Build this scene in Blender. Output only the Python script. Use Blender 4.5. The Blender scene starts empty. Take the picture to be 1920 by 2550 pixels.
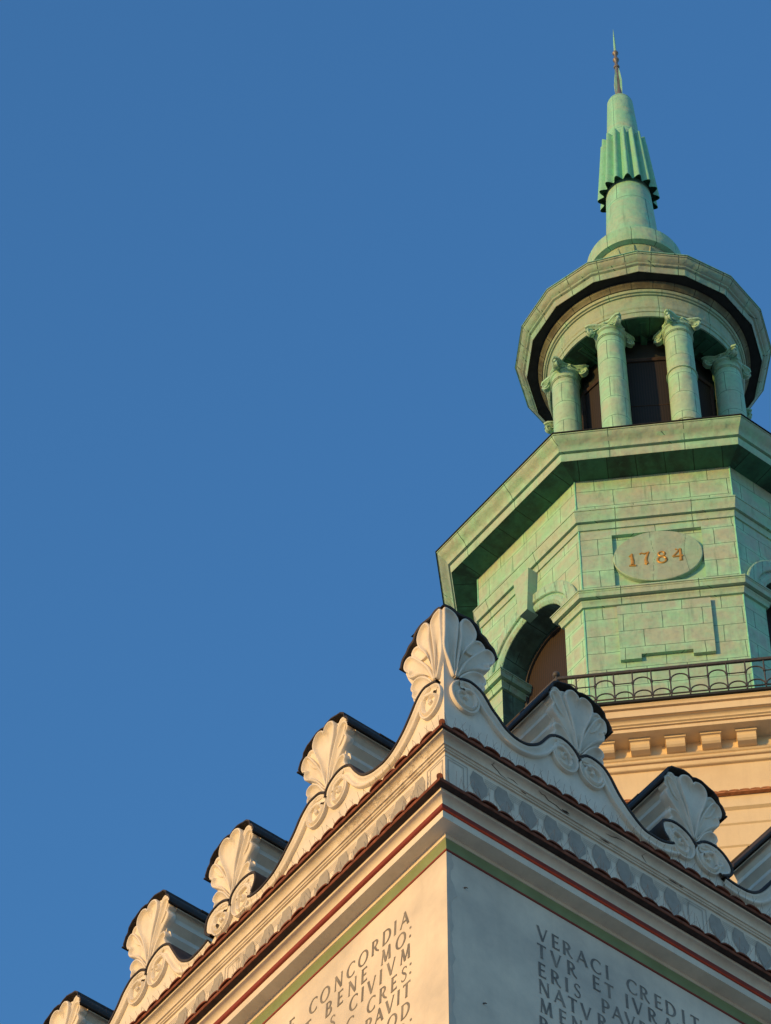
import bpy, bmesh, math, random
from mathutils import Vector, Matrix
random.seed(7)
R = math.radians
S = bpy.context.scene
COL = S.collection

# ------------------------------------------------------------ camera, sky, sun
CAMP = Vector((15.18653, -12.26856, 1.6))
FW = Vector((-0.47363686, 0.36369001, 0.80212075))
RT = Vector((0.61217294, 0.79071837, 0.00295629))
UP = Vector((0.63317644, -0.49243683, 0.59715456))
cd = bpy.data.cameras.new('camera'); cam = bpy.data.objects.new('camera', cd); COL.objects.link(cam)
m = Matrix((( RT.x, UP.x, -FW.x, CAMP.x), (RT.y, UP.y, -FW.y, CAMP.y), (RT.z, UP.z, -FW.z, CAMP.z), (0, 0, 0, 1)))
cam.matrix_world = m
cd.sensor_fit = 'VERTICAL'; cd.sensor_height = 24.0; cd.lens = 9429.4 / 2550 * 24.0
cd.clip_end = 3000
S.camera = cam
SUN_AZ, SUN_EL = 267.3, 7.0           # world angle from +X, degrees
sd = Vector((math.cos(R(SUN_EL)) * math.cos(R(SUN_AZ)), math.cos(R(SUN_EL)) * math.sin(R(SUN_AZ)), math.sin(R(SUN_EL))))
w = bpy.data.worlds.new('World'); S.world = w; w.use_nodes = True
nt = w.node_tree; nt.nodes.clear()
o_ = nt.nodes.new('ShaderNodeOutputWorld'); bg = nt.nodes.new('ShaderNodeBackground'); sk = nt.nodes.new('ShaderNodeTexSky')
sk.sky_type = 'NISHITA'; sk.sun_disc = False; sk.sun_elevation = R(SUN_EL); sk.sun_rotation = R(90 - SUN_AZ)
sk.air_density = 1.5; sk.dust_density = 0.3; sk.ozone_density = 5.7; sk.altitude = 0
nt.links.new(sk.outputs[0], bg.inputs[0]); nt.links.new(bg.outputs[0], o_.inputs[0]); bg.inputs[1].default_value = 0.15
sl = bpy.data.lights.new('sun', 'SUN'); so = bpy.data.objects.new('sun', sl); COL.objects.link(so)
sl.energy = 2.0; sl.angle = R(0.5); sl.color = (0.745, 0.435, 0.125)
so.rotation_euler = sd.to_track_quat('Z', 'Y').to_euler(); so.location = sd * 200
S.view_settings.view_transform = 'Standard'; S.view_settings.look = 'None'
S.view_settings.exposure = 1.32; S.view_settings.gamma = 1.0

# ------------------------------------------------------------ materials
MATS = {}
def newmat(name):
    m = bpy.data.materials.new(name); m.use_nodes = True; MATS[name] = m
    t = m.node_tree; b = t.nodes['Principled BSDF']
    return m, t, b
def N(t, k, **kw):
    n = t.nodes.new(k)
    for a, v in kw.items():
        if a.startswith('i_'): n.inputs[a[2:].replace('_', ' ')].default_value = v
        else: setattr(n, a, v)
    return n
def mixc(t, fac, a, b, mode='MIX'):
    n = t.nodes.new('ShaderNodeMix'); n.data_type = 'RGBA'; n.blend_type = mode
    for i, v in ((0, fac), (6, a), (7, b)):
        if hasattr(v, 'is_output') or isinstance(v, bpy.types.NodeSocket): t.links.new(v, n.inputs[i])
        else: n.inputs[i].default_value = v if i == 0 else (*v, 1.0)
    return n.outputs[2]
def noise(t, vec, scale, detail=4, rough=0.55, lo=0.35, hi=0.65):
    n = N(t, 'ShaderNodeTexNoise'); n.inputs['Scale'].default_value = scale; n.inputs['Detail'].default_value = detail
    n.inputs['Roughness'].default_value = rough; t.links.new(vec, n.inputs['Vector'])
    r = N(t, 'ShaderNodeMapRange'); r.inputs[1].default_value = lo; r.inputs[2].default_value = hi
    t.links.new(n.outputs[0], r.inputs[0]); return r.outputs[0], n.outputs[0]
def bump(t, b, h, strength=0.3, dist=0.01, prev=None):
    n = N(t, 'ShaderNodeBump'); n.inputs['Strength'].default_value = strength; n.inputs['Distance'].default_value = dist
    t.links.new(h, n.inputs['Height'])
    if prev: t.links.new(prev, n.inputs['Normal'])
    t.links.new(n.outputs[0], b.inputs['Normal']); return n.outputs[0]
def stretch(t, vec, sx, sy, sz):
    n = N(t, 'ShaderNodeMapping'); n.inputs['Scale'].default_value = (sx, sy, sz); t.links.new(vec, n.inputs[0]); return n.outputs[0]

def plaster(name, base, dirt, amount=0.5, scale=1.6, streak=0.35, bstr=0.25):
    m, t, b = newmat(name)
    tc = N(t, 'ShaderNodeTexCoord'); v = tc.outputs['Object']
    f, _ = noise(t, v, scale, 6, 0.62, 0.42, 0.72)
    mm = N(t, 'ShaderNodeMath', operation='MULTIPLY'); t.links.new(f, mm.inputs[0]); mm.inputs[1].default_value = amount
    c = mixc(t, mm.outputs[0], base, dirt)
    f2, _ = noise(t, stretch(t, v, 9, 9, 0.9), 1.0, 4, 0.6, 0.5, 0.8)
    m2 = N(t, 'ShaderNodeMath', operation='MULTIPLY'); t.links.new(f2, m2.inputs[0]); m2.inputs[1].default_value = streak
    c = mixc(t, m2.outputs[0], c, tuple(x * 0.62 for x in base))
    f3, raw3 = noise(t, v, 38, 3, 0.6, 0.3, 0.7)
    m3 = N(t, 'ShaderNodeMath', operation='MULTIPLY'); t.links.new(f3, m3.inputs[0]); m3.inputs[1].default_value = 0.10
    c = mixc(t, m3.outputs[0], c, tuple(x * 0.7 for x in base))
    t.links.new(c, b.inputs['Base Color']); b.inputs['Roughness'].default_value = 0.92
    b.inputs['Specular IOR Level'].default_value = 0.2
    _, big = noise(t, v, 7, 5, 0.6)
    n1 = bump(t, b, big, bstr, 0.012); bump(t, b, raw3, bstr * 0.7, 0.004, n1)
    return m
def simple(name, col, rough=0.7, metal=0.0, var=0.25, scale=8, bstr=0.2, spec=0.4):
    m, t, b = newmat(name)
    tc = N(t, 'ShaderNodeTexCoord'); v = tc.outputs['Object']
    f, raw = noise(t, v, scale, 5, 0.6, 0.3, 0.7)
    mm = N(t, 'ShaderNodeMath', operation='MULTIPLY'); t.links.new(f, mm.inputs[0]); mm.inputs[1].default_value = 1.0
    c = mixc(t, mm.outputs[0], tuple(min(1, x * (1 + var)) for x in col), tuple(x * (1 - var) for x in col))
    t.links.new(c, b.inputs['Base Color']); b.inputs['Roughness'].default_value = rough; b.inputs['Metallic'].default_value = metal
    b.inputs['Specular IOR Level'].default_value = spec
    bump(t, b, raw, bstr, 0.006)
    return m
def copper(name, green, grey, bw=0.5, bh=0.37, mort=0.006, greyamt=0.75, dark=None, off=0.5):
    m, t, b = newmat(name)
    tc = N(t, 'ShaderNodeTexCoord'); uv = tc.outputs['UV']; v = tc.outputs['Object']
    br = N(t, 'ShaderNodeTexBrick'); br.offset = off; br.squash = 1.0; br.offset_frequency = 2
    br.inputs['Scale'].default_value = 1.0; br.inputs['Mortar Size'].default_value = mort; br.inputs['Mortar Smooth'].default_value = 0.25
    br.inputs['Brick Width'].default_value = bw; br.inputs['Row Height'].default_value = bh; br.inputs['Bias'].default_value = 0.0
    br.inputs['Color1'].default_value = (0, 0, 0, 1); br.inputs['Color2'].default_value = (1, 1, 1, 1); br.inputs['Mortar'].default_value = (0.5, 0.5, 0.5, 1)
    # slightly wandering seams
    nz = N(t, 'ShaderNodeTexNoise'); nz.inputs['Scale'].default_value = 2.2; nz.inputs['Detail'].default_value = 2; t.links.new(v, nz.inputs['Vector'])
    sb = N(t, 'ShaderNodeVectorMath', operation='SUBTRACT'); t.links.new(nz.outputs[1], sb.inputs[0]); sb.inputs[1].default_value = (0.5, 0.5, 0.5)
    sc_ = N(t, 'ShaderNodeVectorMath', operation='SCALE'); t.links.new(sb.outputs[0], sc_.inputs[0]); sc_.inputs['Scale'].default_value = 0.035
    ad = N(t, 'ShaderNodeVectorMath', operation='ADD'); t.links.new(uv, ad.inputs[0]); t.links.new(sc_.outputs[0], ad.inputs[1])
    t.links.new(ad.outputs[0], br.inputs['Vector'])
    f, _ = noise(t, v, 2.6, 5, 0.6, 0.36, 0.62)
    r1 = N(t, 'ShaderNodeMath', operation='MULTIPLY_ADD'); t.links.new(br.outputs['Color'], r1.inputs[0]); r1.inputs[1].default_value = 0.9; r1.inputs[2].default_value = -0.38
    r2 = N(t, 'ShaderNodeMath', operation='ADD'); r2.use_clamp = True; t.links.new(f, r2.inputs[0]); t.links.new(r1.outputs[0], r2.inputs[1])
    r3 = N(t, 'ShaderNodeMath', operation='MULTIPLY'); t.links.new(r2.outputs[0], r3.inputs[0]); r3.inputs[1].default_value = greyamt
    c = mixc(t, r3.outputs[0], green, grey)
    b2 = N(t, 'ShaderNodeTexBrick'); b2.offset = off; b2.inputs['Scale'].default_value = 1.0; b2.inputs['Mortar Size'].default_value = 0.10; b2.inputs['Mortar Smooth'].default_value = 1.0
    b2.inputs['Brick Width'].default_value = bw; b2.inputs['Row Height'].default_value = bh; t.links.new(ad.outputs[0], b2.inputs['Vector'])
    fb, _ = noise(t, v, 3.3, 4, 0.6, 0.42, 0.60)
    mb_ = N(t, 'ShaderNodeMath', operation='MULTIPLY'); t.links.new(b2.outputs['Fac'], mb_.inputs[0]); t.links.new(fb, mb_.inputs[1])
    c = mixc(t, mb_.outputs[0], c, tuple(min(1, x * 1.22) for x in green))
    fs, _ = noise(t, stretch(t, v, 1.2, 1.2, 3.5), 1.0, 5, 0.65, 0.50, 0.70)
    ms = N(t, 'ShaderNodeMath', operation='MULTIPLY'); t.links.new(fs, ms.inputs[0]); ms.inputs[1].default_value = 0.45
    c = mixc(t, ms.outputs[0], c, (grey[0] * 1.12, grey[1] * 1.0, grey[2] * .92))
    f4, raw = noise(t, v, 11, 5, 0.65, 0.5, 0.8)
    m4 = N(t, 'ShaderNodeMath', operation='MULTIPLY'); t.links.new(f4, m4.inputs[0]); m4.inputs[1].default_value = 0.40
    c = mixc(t, m4.outputs[0], c, tuple(x * 0.42 for x in grey))
    f5, _ = noise(t, stretch(t, v, 14, 14, 1.0), 1.0, 3, 0.6, 0.55, 0.75)
    m5 = N(t, 'ShaderNodeMath', operation='MULTIPLY'); t.links.new(f5, m5.inputs[0]); m5.inputs[1].default_value = 0.45
    c = mixc(t, m5.outputs[0], c, tuple(min(1, x * 1.25) for x in green))
    f6, _ = noise(t, stretch(t, v, 7, 7, 0.8), 1.0, 5, 0.7, 0.56, 0.72)
    m6 = N(t, 'ShaderNodeMath', operation='MULTIPLY'); t.links.new(f6, m6.inputs[0]); m6.inputs[1].default_value = 0.5
    c = mixc(t, m6.outputs[0], c, (green[0] * .42, green[1] * .45, green[2] * .45))
    c = mixc(t, br.outputs['Fac'], c, tuple(x * 0.25 for x in green))
    t.links.new(c, b.inputs['Base Color']); b.inputs['Roughness'].default_value = 0.62; b.inputs['Specular IOR Level'].default_value = 0.35
    inv = N(t, 'ShaderNodeMath', operation='SUBTRACT'); inv.inputs[0].default_value = 1.0; t.links.new(br.outputs['Fac'], inv.inputs[1])
    n1 = bump(t, b, inv.outputs[0], 0.6, 0.006)
    _, pill = noise(t, v, 4.5, 2, 0.5)
    n2 = bump(t, b, pill, 0.8, 0.035, n1); bump(t, b, raw, 0.25, 0.004, n2)
    return m

M_white = plaster('white_plaster', (0.77, 0.68, 0.54), (0.48, 0.41, 0.32), 0.6, 1.3, 0.4)
M_orn = plaster('ornament_plaster', (0.77, 0.69, 0.56), (0.52, 0.46, 0.37), 0.6, 3.0, 0.4, 0.3)
M_wall = plaster('wall_plaster', (0.77, 0.665, 0.52), (0.30, 0.285, 0.26), 0.68, 0.9, 0.25, 0.3)
M_tan = plaster('tan_plaster', (0.80, 0.64, 0.40), (0.62, 0.46, 0.28), 0.45, 1.5, 0.25)
M_red = simple('red_paint', (0.23, 0.036, 0.022), 0.75, 0, 0.15, 6)
M_grn = simple('green_paint', (0.215, 0.27, 0.13), 0.8, 0, 0.12, 5)
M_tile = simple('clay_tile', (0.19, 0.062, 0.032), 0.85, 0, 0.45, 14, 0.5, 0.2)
M_sooty_shade = simple('sooty_mortar_and_shade', (0.045, 0.03, 0.025), 0.95, 0, 0.4, 12)  # dark cracks, spalls and frames; on tile undersides it stands in for shadow
M_metal = simple('dark_sheet_metal', (0.045, 0.036, 0.030), 0.65, 0.0, 0.35, 5, 0.3, 0.2)
M_iron = simple('wrought_iron', (0.06, 0.055, 0.05), 0.6, 0.0, 0.3, 20)
M_wire = simple('spike_wire', (0.12, 0.11, 0.10), 0.5, 0.0, 0.1, 20)
M_letter = plaster('letter_paint', (0.18, 0.165, 0.145), (0.48, 0.42, 0.34), 0.55, 6.0, 0.15, 0.2)
M_paint = simple('grey_paint', (0.345, 0.315, 0.265), 0.85, 0, 0.12, 14, 0.1)
M_line = simple('thin_line_paint', (0.42, 0.38, 0.32), 0.85, 0, 0.15, 14, 0.1)
M_gold = simple('gold_leaf', (0.52, 0.29, 0.06), 0.40, 0.35, 0.2, 25, 0.5)
G1, G2 = (0.28, 0.55, 0.35), (0.40, 0.44, 0.34)
M_cop = copper('copper_patina', G1, G2, 0.55, 0.37, 0.005)
M_copc = copper('copper_patina_cornice', G1, G2, 1.1, 6.0, 0.006, 0.7)
M_copcol = copper('copper_patina_column', G1, G2, 0.70, 0.52, 0.005, 0.45, off=0.35)
M_copspire = copper('copper_patina_spire', (0.22, 0.54, 0.36), G2, 0.9, 1.25, 0.005, 0.35)
M_copdark = copper('copper_soffit', (0.04, 0.15, 0.08), (0.02, 0.035, 0.025), 0.42, 6.0, 0.008, 0.8)  # copper darkened for undersides and lantern ceiling: their shade is in the colour
M_copblack = simple('sooty_shaded_copper', (0.016, 0.017, 0.014), 0.8, 0, 0.5, 5)  # sooty black, deepened so the shade of soffit and slab is in the colour
M_copfrieze = copper('copper_frieze', (0.25, 0.43, 0.28), (0.32, 0.39, 0.265), 0.9, 9.0, 0.005, 0.9)
M_brown = copper('brown_copper', (0.15, 0.17, 0.10), (0.08, 0.075, 0.045), 0.35, 9.0, 0.008, 0.8)
M_finial = simple('finial_metal', (0.20, 0.18, 0.15), 0.5, 0.3, 0.2, 20)
M_ground = simple('ground_paving', (0.44, 0.375, 0.30), 0.9, 0, 0.2, 3)
def netting(nm, ca, cb):
    m, t, b = newmat(nm)
    tc = N(t, 'ShaderNodeTexCoord')
    wv = N(t, 'ShaderNodeTexWave'); wv.bands_direction = 'X'; wv.inputs['Scale'].default_value = 7.5; wv.inputs['Distortion'].default_value = 1.6; wv.inputs['Detail'].default_value = 1.0; wv.inputs['Detail Scale'].default_value = 0.6
    t.links.new(tc.outputs['UV'], wv.inputs['Vector'])
    wy = N(t, 'ShaderNodeTexWave'); wy.bands_direction = 'Y'; wy.inputs['Scale'].default_value = 13.0; wy.inputs['Distortion'].default_value = 1.0
    t.links.new(tc.outputs['UV'], wy.inputs['Vector'])
    mm = N(t, 'ShaderNodeMath', operation='MULTIPLY_ADD'); t.links.new(wy.outputs[1], mm.inputs[0]); mm.inputs[1].default_value = 0.25; t.links.new(wv.outputs[1], mm.inputs[2]); mm.use_clamp = True
    c = mixc(t, mm.outputs[0], ca, cb)
    t.links.new(c, b.inputs['Base Color']); b.inputs['Roughness'].default_value = 0.8
M_net = None
netting('wire_netting', (0.003, 0.002, 0.002), (0.026, 0.013, 0.009)); M_net = MATS['wire_netting']
netting('dark_screen', (0.002, 0.002, 0.002), (0.016, 0.009, 0.008)); M_net2 = MATS['dark_screen']

# ------------------------------------------------------------ mesh helpers
class MB:
    def __init__(s): s.v = []; s.f = []; s.mi = []; s.uv = None
    def add(s, vs, fs, mi=0):
        b = len(s.v); s.v += [tuple(p) for p in vs]
        for f in fs: s.f.append(tuple(b + i for i in f)); s.mi.append(mi)
    def grid(s, rows, close_u=False, close_v=False, mi=0):
        """rows: list of equally long point lists"""
        n = len(rows); k = len(rows[0]); vs = [p for r in rows for p in r]; fs = []
        for i in range(n if close_v else n - 1):
            for j in range(k if close_u else k - 1):
                a, b_, c, d = i * k + j, i * k + (j + 1) % k, ((i + 1) % n) * k + (j + 1) % k, ((i + 1) % n) * k + j
                fs.append((a, b_, c, d))
        s.add(vs, fs, mi)
    def box(s, c, sz, rot=None, mi=0):
        x, y, z = (q / 2 for q in sz); P = []
        for i in (-1, 1):
            for j in (-1, 1):
                for k in (-1, 1):
                    p = Vector((i * x, j * y, k * z))
                    if rot is not None: p = rot @ p
                    P.append(p + Vector(c))
        s.add(P, [(0, 1, 3, 2), (4, 6, 7, 5), (0, 4, 5, 1), (2, 3, 7, 6), (0, 2, 6, 4), (1, 5, 7, 3)], mi)
    def tube(s, pts, r, n=8, mi=0, caps=True, closed=False):
        pts = [Vector(p) for p in pts]; rows = []; prev = None
        rr = r if isinstance(r, (list, tuple)) else [r] * len(pts)
        for i, p in enumerate(pts):
            if closed: d = pts[(i + 1) % len(pts)] - pts[i - 1]
            else: d = pts[min(i + 1, len(pts) - 1)] - pts[max(i - 1, 0)]
            d.normalize()
            if prev is None:
                a = Vector((0, 0, 1)) if abs(d.z) < 0.9 else Vector((1, 0, 0)); u = a.cross(d).normalized()
            else:
                u = (prev - d * prev.dot(d)).normalized()
            prev = u; v = d.cross(u)
            rows.append([p + (u * math.cos(2 * math.pi * k / n) + v * math.sin(2 * math.pi * k / n)) * rr[i] for k in range(n)])
        s.grid(rows, close_u=True, close_v=closed, mi=mi)
        if caps and not closed:
            for row in (rows[0], rows[-1]): s.add(row, [tuple(range(n))], mi)
    def lathe(s, c, prof, n=48, mi=0, a0=0.0, caps=False, flat=False):
        rows = []
        for (r, z) in prof: rows.append([(c[0] + r * math.cos(a0 + 2 * math.pi * k / n), c[1] + r * math.sin(a0 + 2 * math.pi * k / n), z) for k in range(n)])
        s.grid(rows, close_u=True, mi=mi)
        if caps: s.add(rows[0], [tuple(range(n))], mi); s.add(rows[-1], [tuple(range(n))], mi)
    def sphere(s, c, r, n=12, mi=0):
        prof = [(max(1e-4, r * math.sin(math.pi * i / 8)), c[2] - r * math.cos(math.pi * i / 8)) for i in range(9)]
        s.lathe(c, prof, n, mi)
    def build(s, name, mats, parent=None, smooth=0, cyl=None, weld=True):
        me = bpy.data.meshes.new(name); me.from_pydata(s.v, [], s.f)
        if not isinstance(mats, (list, tuple)): mats = [mats]
        for m_ in mats: me.materials.append(m_)
        me.polygons.foreach_set('material_index', s.mi)
        bm = bmesh.new(); bm.from_mesh(me)
        if weld: bmesh.ops.remove_doubles(bm, verts=bm.verts, dist=1e-5)
        bmesh.ops.recalc_face_normals(bm, faces=bm.faces)
        ul = bm.loops.layers.uv.new('UVMap')
        for f in bm.faces:
            n = f.normal
            for l in f.loops:
                p = l.vert.co
                if cyl:
                    cx, cy, rr = cyl; a = math.atan2(p.y - cy, p.x - cx)
                    ca = f.calc_center_median(); a2 = math.atan2(ca.y - cy, ca.x - cx)
                    while a - a2 > math.pi: a -= 2 * math.pi
                    while a - a2 < -math.pi: a += 2 * math.pi
                    l[ul].uv = (a * rr, p.z)
                elif abs(n.z) < 0.75:
                    h = math.hypot(n.x, n.y) or 1.0; l[ul].uv = ((-n.y * p.x + n.x * p.y) / h, p.z)
                elif s.uv == 'radial':
                    cx, cy = s.c; ca = f.calc_center_median(); k = round((math.atan2(ca.y - cy, ca.x - cx) - s.a) / s.st) * s.st + s.a
                    l[ul].uv = (-(p.x - cx) * math.sin(k) + (p.y - cy) * math.cos(k), (p.x - cx) * math.cos(k) + (p.y - cy) * math.sin(k))
                else: l[ul].uv = (p.x, p.y)
        bm.to_mesh(me); bm.free()
        if smooth:
            me.shade_smooth(); me.set_sharp_from_angle(angle=R(smooth))
        ob = bpy.data.objects.new(name, me); COL.objects.link(ob)
        if parent: ob.parent = parent; ob.matrix_parent_inverse = parent.matrix_world.inverted()
        return ob
def tag(o, label=None, cat=None, group=None, kind=None):
    if label: o['label'] = label
    if cat: o['category'] = cat
    if group: o['group'] = group
    if kind: o['kind'] = kind
    return o
def empty(name, loc=(0, 0, 0)):
    e = bpy.data.objects.new(name, None); COL.objects.link(e); e.location = loc; e.matrix_world = Matrix.Translation(loc); return e

def catmull(P, n=5, closed=False):
    out = []; k = len(P)
    rng = range(k if closed else k - 1)
    for i in rng:
        if closed: p0, p1, p2, p3 = P[i - 1], P[i], P[(i + 1) % k], P[(i + 2) % k]
        else: p0, p1, p2, p3 = P[max(i - 1, 0)], P[i], P[i + 1], P[min(i + 2, k - 1)]
        for j in range(n):
            t = j / n
            out.append(tuple(0.5 * (2 * p1[c] + (-p0[c] + p2[c]) * t + (2 * p0[c] - 5 * p1[c] + 4 * p2[c] - p3[c]) * t * t + (-p0[c] + 3 * p1[c] - 3 * p2[c] + p3[c]) * t ** 3) for c in range(2)))
    if not closed: out.append(tuple(P[-1][:2]))
    return out
def path_offset(P, o, closed):
    """2D path, counterclockwise; o > 0 goes outward (right-hand side)"""
    k = len(P); out = []
    for i in range(k):
        def nr(a, b):
            dx, dy = b[0] - a[0], b[1] - a[1]; h = math.hypot(dx, dy) or 1; return (dy / h, -dx / h)
        ns = []
        if closed or i > 0: ns.append(nr(P[i - 1], P[i]))
        if closed or i < k - 1: ns.append(nr(P[i], P[(i + 1) % k]))
        if len(ns) == 1: n = ns[0]; out.append((P[i][0] + n[0] * o, P[i][1] + n[1] * o)); continue
        bx, by = ns[0][0] + ns[1][0], ns[0][1] + ns[1][1]; h2 = bx * bx + by * by
        out.append((P[i][0] + 2 * bx * o / h2, P[i][1] + 2 * by * o / h2))
    return out
def sweep(mb, P, prof, closed=False, mi=0, mis=None):
    rows = []
    for (o, z) in prof: rows.append([(x, y, z) for x, y in path_offset(P, o, closed)])
    for i in range(len(rows) - 1):
        mb.grid([rows[i], rows[i + 1]], close_u=closed, mi=(mis[i] if mis else mi))

# ================================================================= GROUND
mb = MB(); mb.add([(-900, -900, 0), (900, -900, 0), (900, 900, 0), (-900, 900, 0)], [(0, 1, 2, 3)])
g = mb.build('ground', M_ground); tag(g, kind='structure')

# ================================================================= HALL (the corner block with the crested attic)
Z0 = 23.6
LX, LY = 20.0, 24.0
hall = empty('town_hall', (-10, 12, 0))
tag(hall, 'cream plastered hall corner with crested attic, tile ledges and painted Latin inscriptions', 'building')
RECT = [(0, 0), (0, LY), (-LX, LY), (-LX, 0)]
def prof(P): return [(o, Z0 + z) for o, z in P]
mb = MB(); sweep(mb, RECT, prof([(0, -Z0), (0, -0.150)]), True); mb.build('wall', M_wall, hall)
mb = MB(); sweep(mb, RECT, prof([(0, -0.150), (0.007, -0.151), (0.010, -0.142), (0.007, -0.131), (0.002, -0.130)]), True); mb.build('red_line', M_red, hall, 40)
gp = [(0.002, -0.130), (0.003, -0.115), (0.007, -0.095), (0.013, -0.075), (0.020, -0.058), (0.025, -0.045), (0.026, -0.040)]
mb = MB(); sweep(mb, RECT, prof(gp), True); mb.build('green_cove', M_grn, hall, 40)
lc = [(0.026, -0.040), (0.033, -0.038), (0.034, -0.018), (0.038, -0.014), (0.038, 0.0), (0.155, 0.0), (0.155, 0.075)]
mb = MB(); sweep(mb, RECT, prof(lc), True); mb.build('soffit_fascia', M_white, hall)
mb = MB(); sweep(mb, RECT, prof([(0.155, 0.075), (0.168, 0.079), (0.177, 0.092), (0.180, 0.108), (0.176, 0.124), (0.166, 0.136)]), True); mb.build('red_band', M_red, hall, 40)
cv = [(0.166, 0.136), (0.163, 0.138)] + [(0.163 + 0.055 * (1 - math.cos(t * math.pi / 14)), 0.138 + 0.062 * math.sin(t * math.pi / 14)) for t in range(1, 8)] + [(0.226, 0.200), (0.229, 0.224), (0.0, 0.224)]
mb = MB(); sweep(mb, RECT, prof(cv), True); mb.build('lower_cornice', M_white, hall, 30)
mb = MB(); sweep(mb, RECT, prof([(0, 0.224), (0, 1.03)]), True); mb.build('frieze', M_white, hall)
uc = [(0, 1.03), (0.016, 1.032), (0.016, 1.046), (0.024, 1.048), (0.028, 1.052), (0.030, 1.066), (0.044, 1.068)] + [(0.044 + 0.052 * (1 - math.cos(t * math.pi / 14)), 1.068 + 0.060 * math.sin(t * math.pi / 14)) for t in range(1, 8)] + [(0.103, 1.128), (0.106, 1.140), (0, 1.140)]
mb = MB(); sweep(mb, RECT, prof(uc), True); M_peel = plaster('peeling_plaster', (0.77, 0.68, 0.54), (0.40, 0.33, 0.25), 0.6, 2.4, 0.35, 0.35)
def peel(m):
    t = m.node_tree; b = t.nodes['Principled BSDF']; tc = N(t, 'ShaderNodeTexCoord'); v = tc.outputs['Object']
    sp = N(t, 'ShaderNodeSeparateXYZ'); t.links.new(v, sp.inputs[0])
    def ramp(a, lo, hi):
        r = N(t, 'ShaderNodeMapRange'); r.inputs[1].default_value = lo; r.inputs[2].default_value = hi; t.links.new(a, r.inputs[0]); return r.outputs[0]
    a1 = ramp(sp.outputs[0], -1.45, -1.05); a2 = ramp(sp.outputs[0], -0.02, -0.2)
    f, raw = noise(t, v, 9, 8, 0.75, 0.50, 0.56)
    m1 = N(t, 'ShaderNodeMath', operation='MULTIPLY'); t.links.new(a1, m1.inputs[0]); t.links.new(a2, m1.inputs[1])
    m2 = N(t, 'ShaderNodeMath', operation='MULTIPLY'); t.links.new(m1.outputs[0], m2.inputs[0]); t.links.new(f, m2.inputs[1])
    old = b.inputs['Base Color'].links[0].from_socket
    c = mixc(t, m2.outputs[0], old, (0.62, 0.52, 0.40)); t.links.new(c, b.inputs['Base Color'])
    oldn = b.inputs['Normal'].links[0].from_socket
    inv = N(t, 'ShaderNodeMath', operation='MULTIPLY_ADD'); t.links.new(raw, inv.inputs[0]); t.links.new(m1.outputs[0], inv.inputs[1]); inv.inputs[2].default_value = 0
    m3 = N(t, 'ShaderNodeMath', operation='SUBTRACT'); t.links.new(inv.outputs[0], m3.inputs[0]); t.links.new(m2.outputs[0], m3.inputs[1])
    bump(t, b, m3.outputs[0], 0.6, 0.012, oldn)
peel(M_peel)
mb.build('upper_cornice', M_peel, hall, 30)
def cove(v, t_, e=.0015): return (v, 1.068 + .060 * math.sin(t_ * math.pi / 2), .044 + .052 * (1 - math.cos(t_ * math.pi / 2)) + e)
for cr in ([(.43, .95), (.44, .75), (.425, .62), (.455, .50), (.50, .35), (.53, .18), (.60, .05)], [(.90, .80), (.94, .62), (.97, .66), (1.02, .42), (1.10, .40), (1.16, .22), (1.25, .18)], [(.60, .30), (.66, .34), (.71, .2)], [(2.02, .9), (2.0, .5), (2.06, .1)], [(1.62, .55), (1.68, .58), (1.72, .72), (1.80, .80)]):
    mb = MB(); rr = [.0022 * (1.3 if 0 < i < len(cr) - 1 else .4) for i in range(len(cr))]
    mb.tube([(o, v, Z0 + z) for v, z, o in [cove(*p) for p in cr]], rr, 5); mb.build('crack', M_sooty_shade, hall)
for (v0, zc, oo, wv, hz) in ((1.20, 1.094, .0535, .055, .012), (.78, 1.058, .0305, .035, .007), (1.63, 1.058, .0305, .06, .008), (2.36, 1.058, .0305, .07, .007), (2.44, 1.06, .031, .03, .006)):
    pts = []
    for i in range(9):
        a = 2 * math.pi * i / 9; q = random.uniform(.55, 1.1); pts.append((oo + .002, v0 + wv * math.cos(a) * q, Z0 + zc + hz * math.sin(a) * q))
    if zc > 1.08: pts = [(.054 + .35 * max(0, p[2] - Z0 - 1.085), p[1], p[2]) for p in pts]
    mb = MB(); mb.add(pts, [tuple(range(9))]); mb.build('spalled_patch', M_sooty_shade, hall)
# flat roof behind the parapet
mb = MB(); mb.add([(-0.3, 0.3, Z0 + 1.25), (-0.3, LY - 0.3, Z0 + 1.25), (-LX + .3, LY - .3, Z0 + 1.25), (-LX + .3, 0.3, Z0 + 1.25)], [(0, 1, 2, 3)]); mb.build('roof', M_metal, hall)

def Wp(side, u, z, o):
    return (o, u, Z0 + z) if side == 'r' else (-u, -o, Z0 + z)
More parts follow.
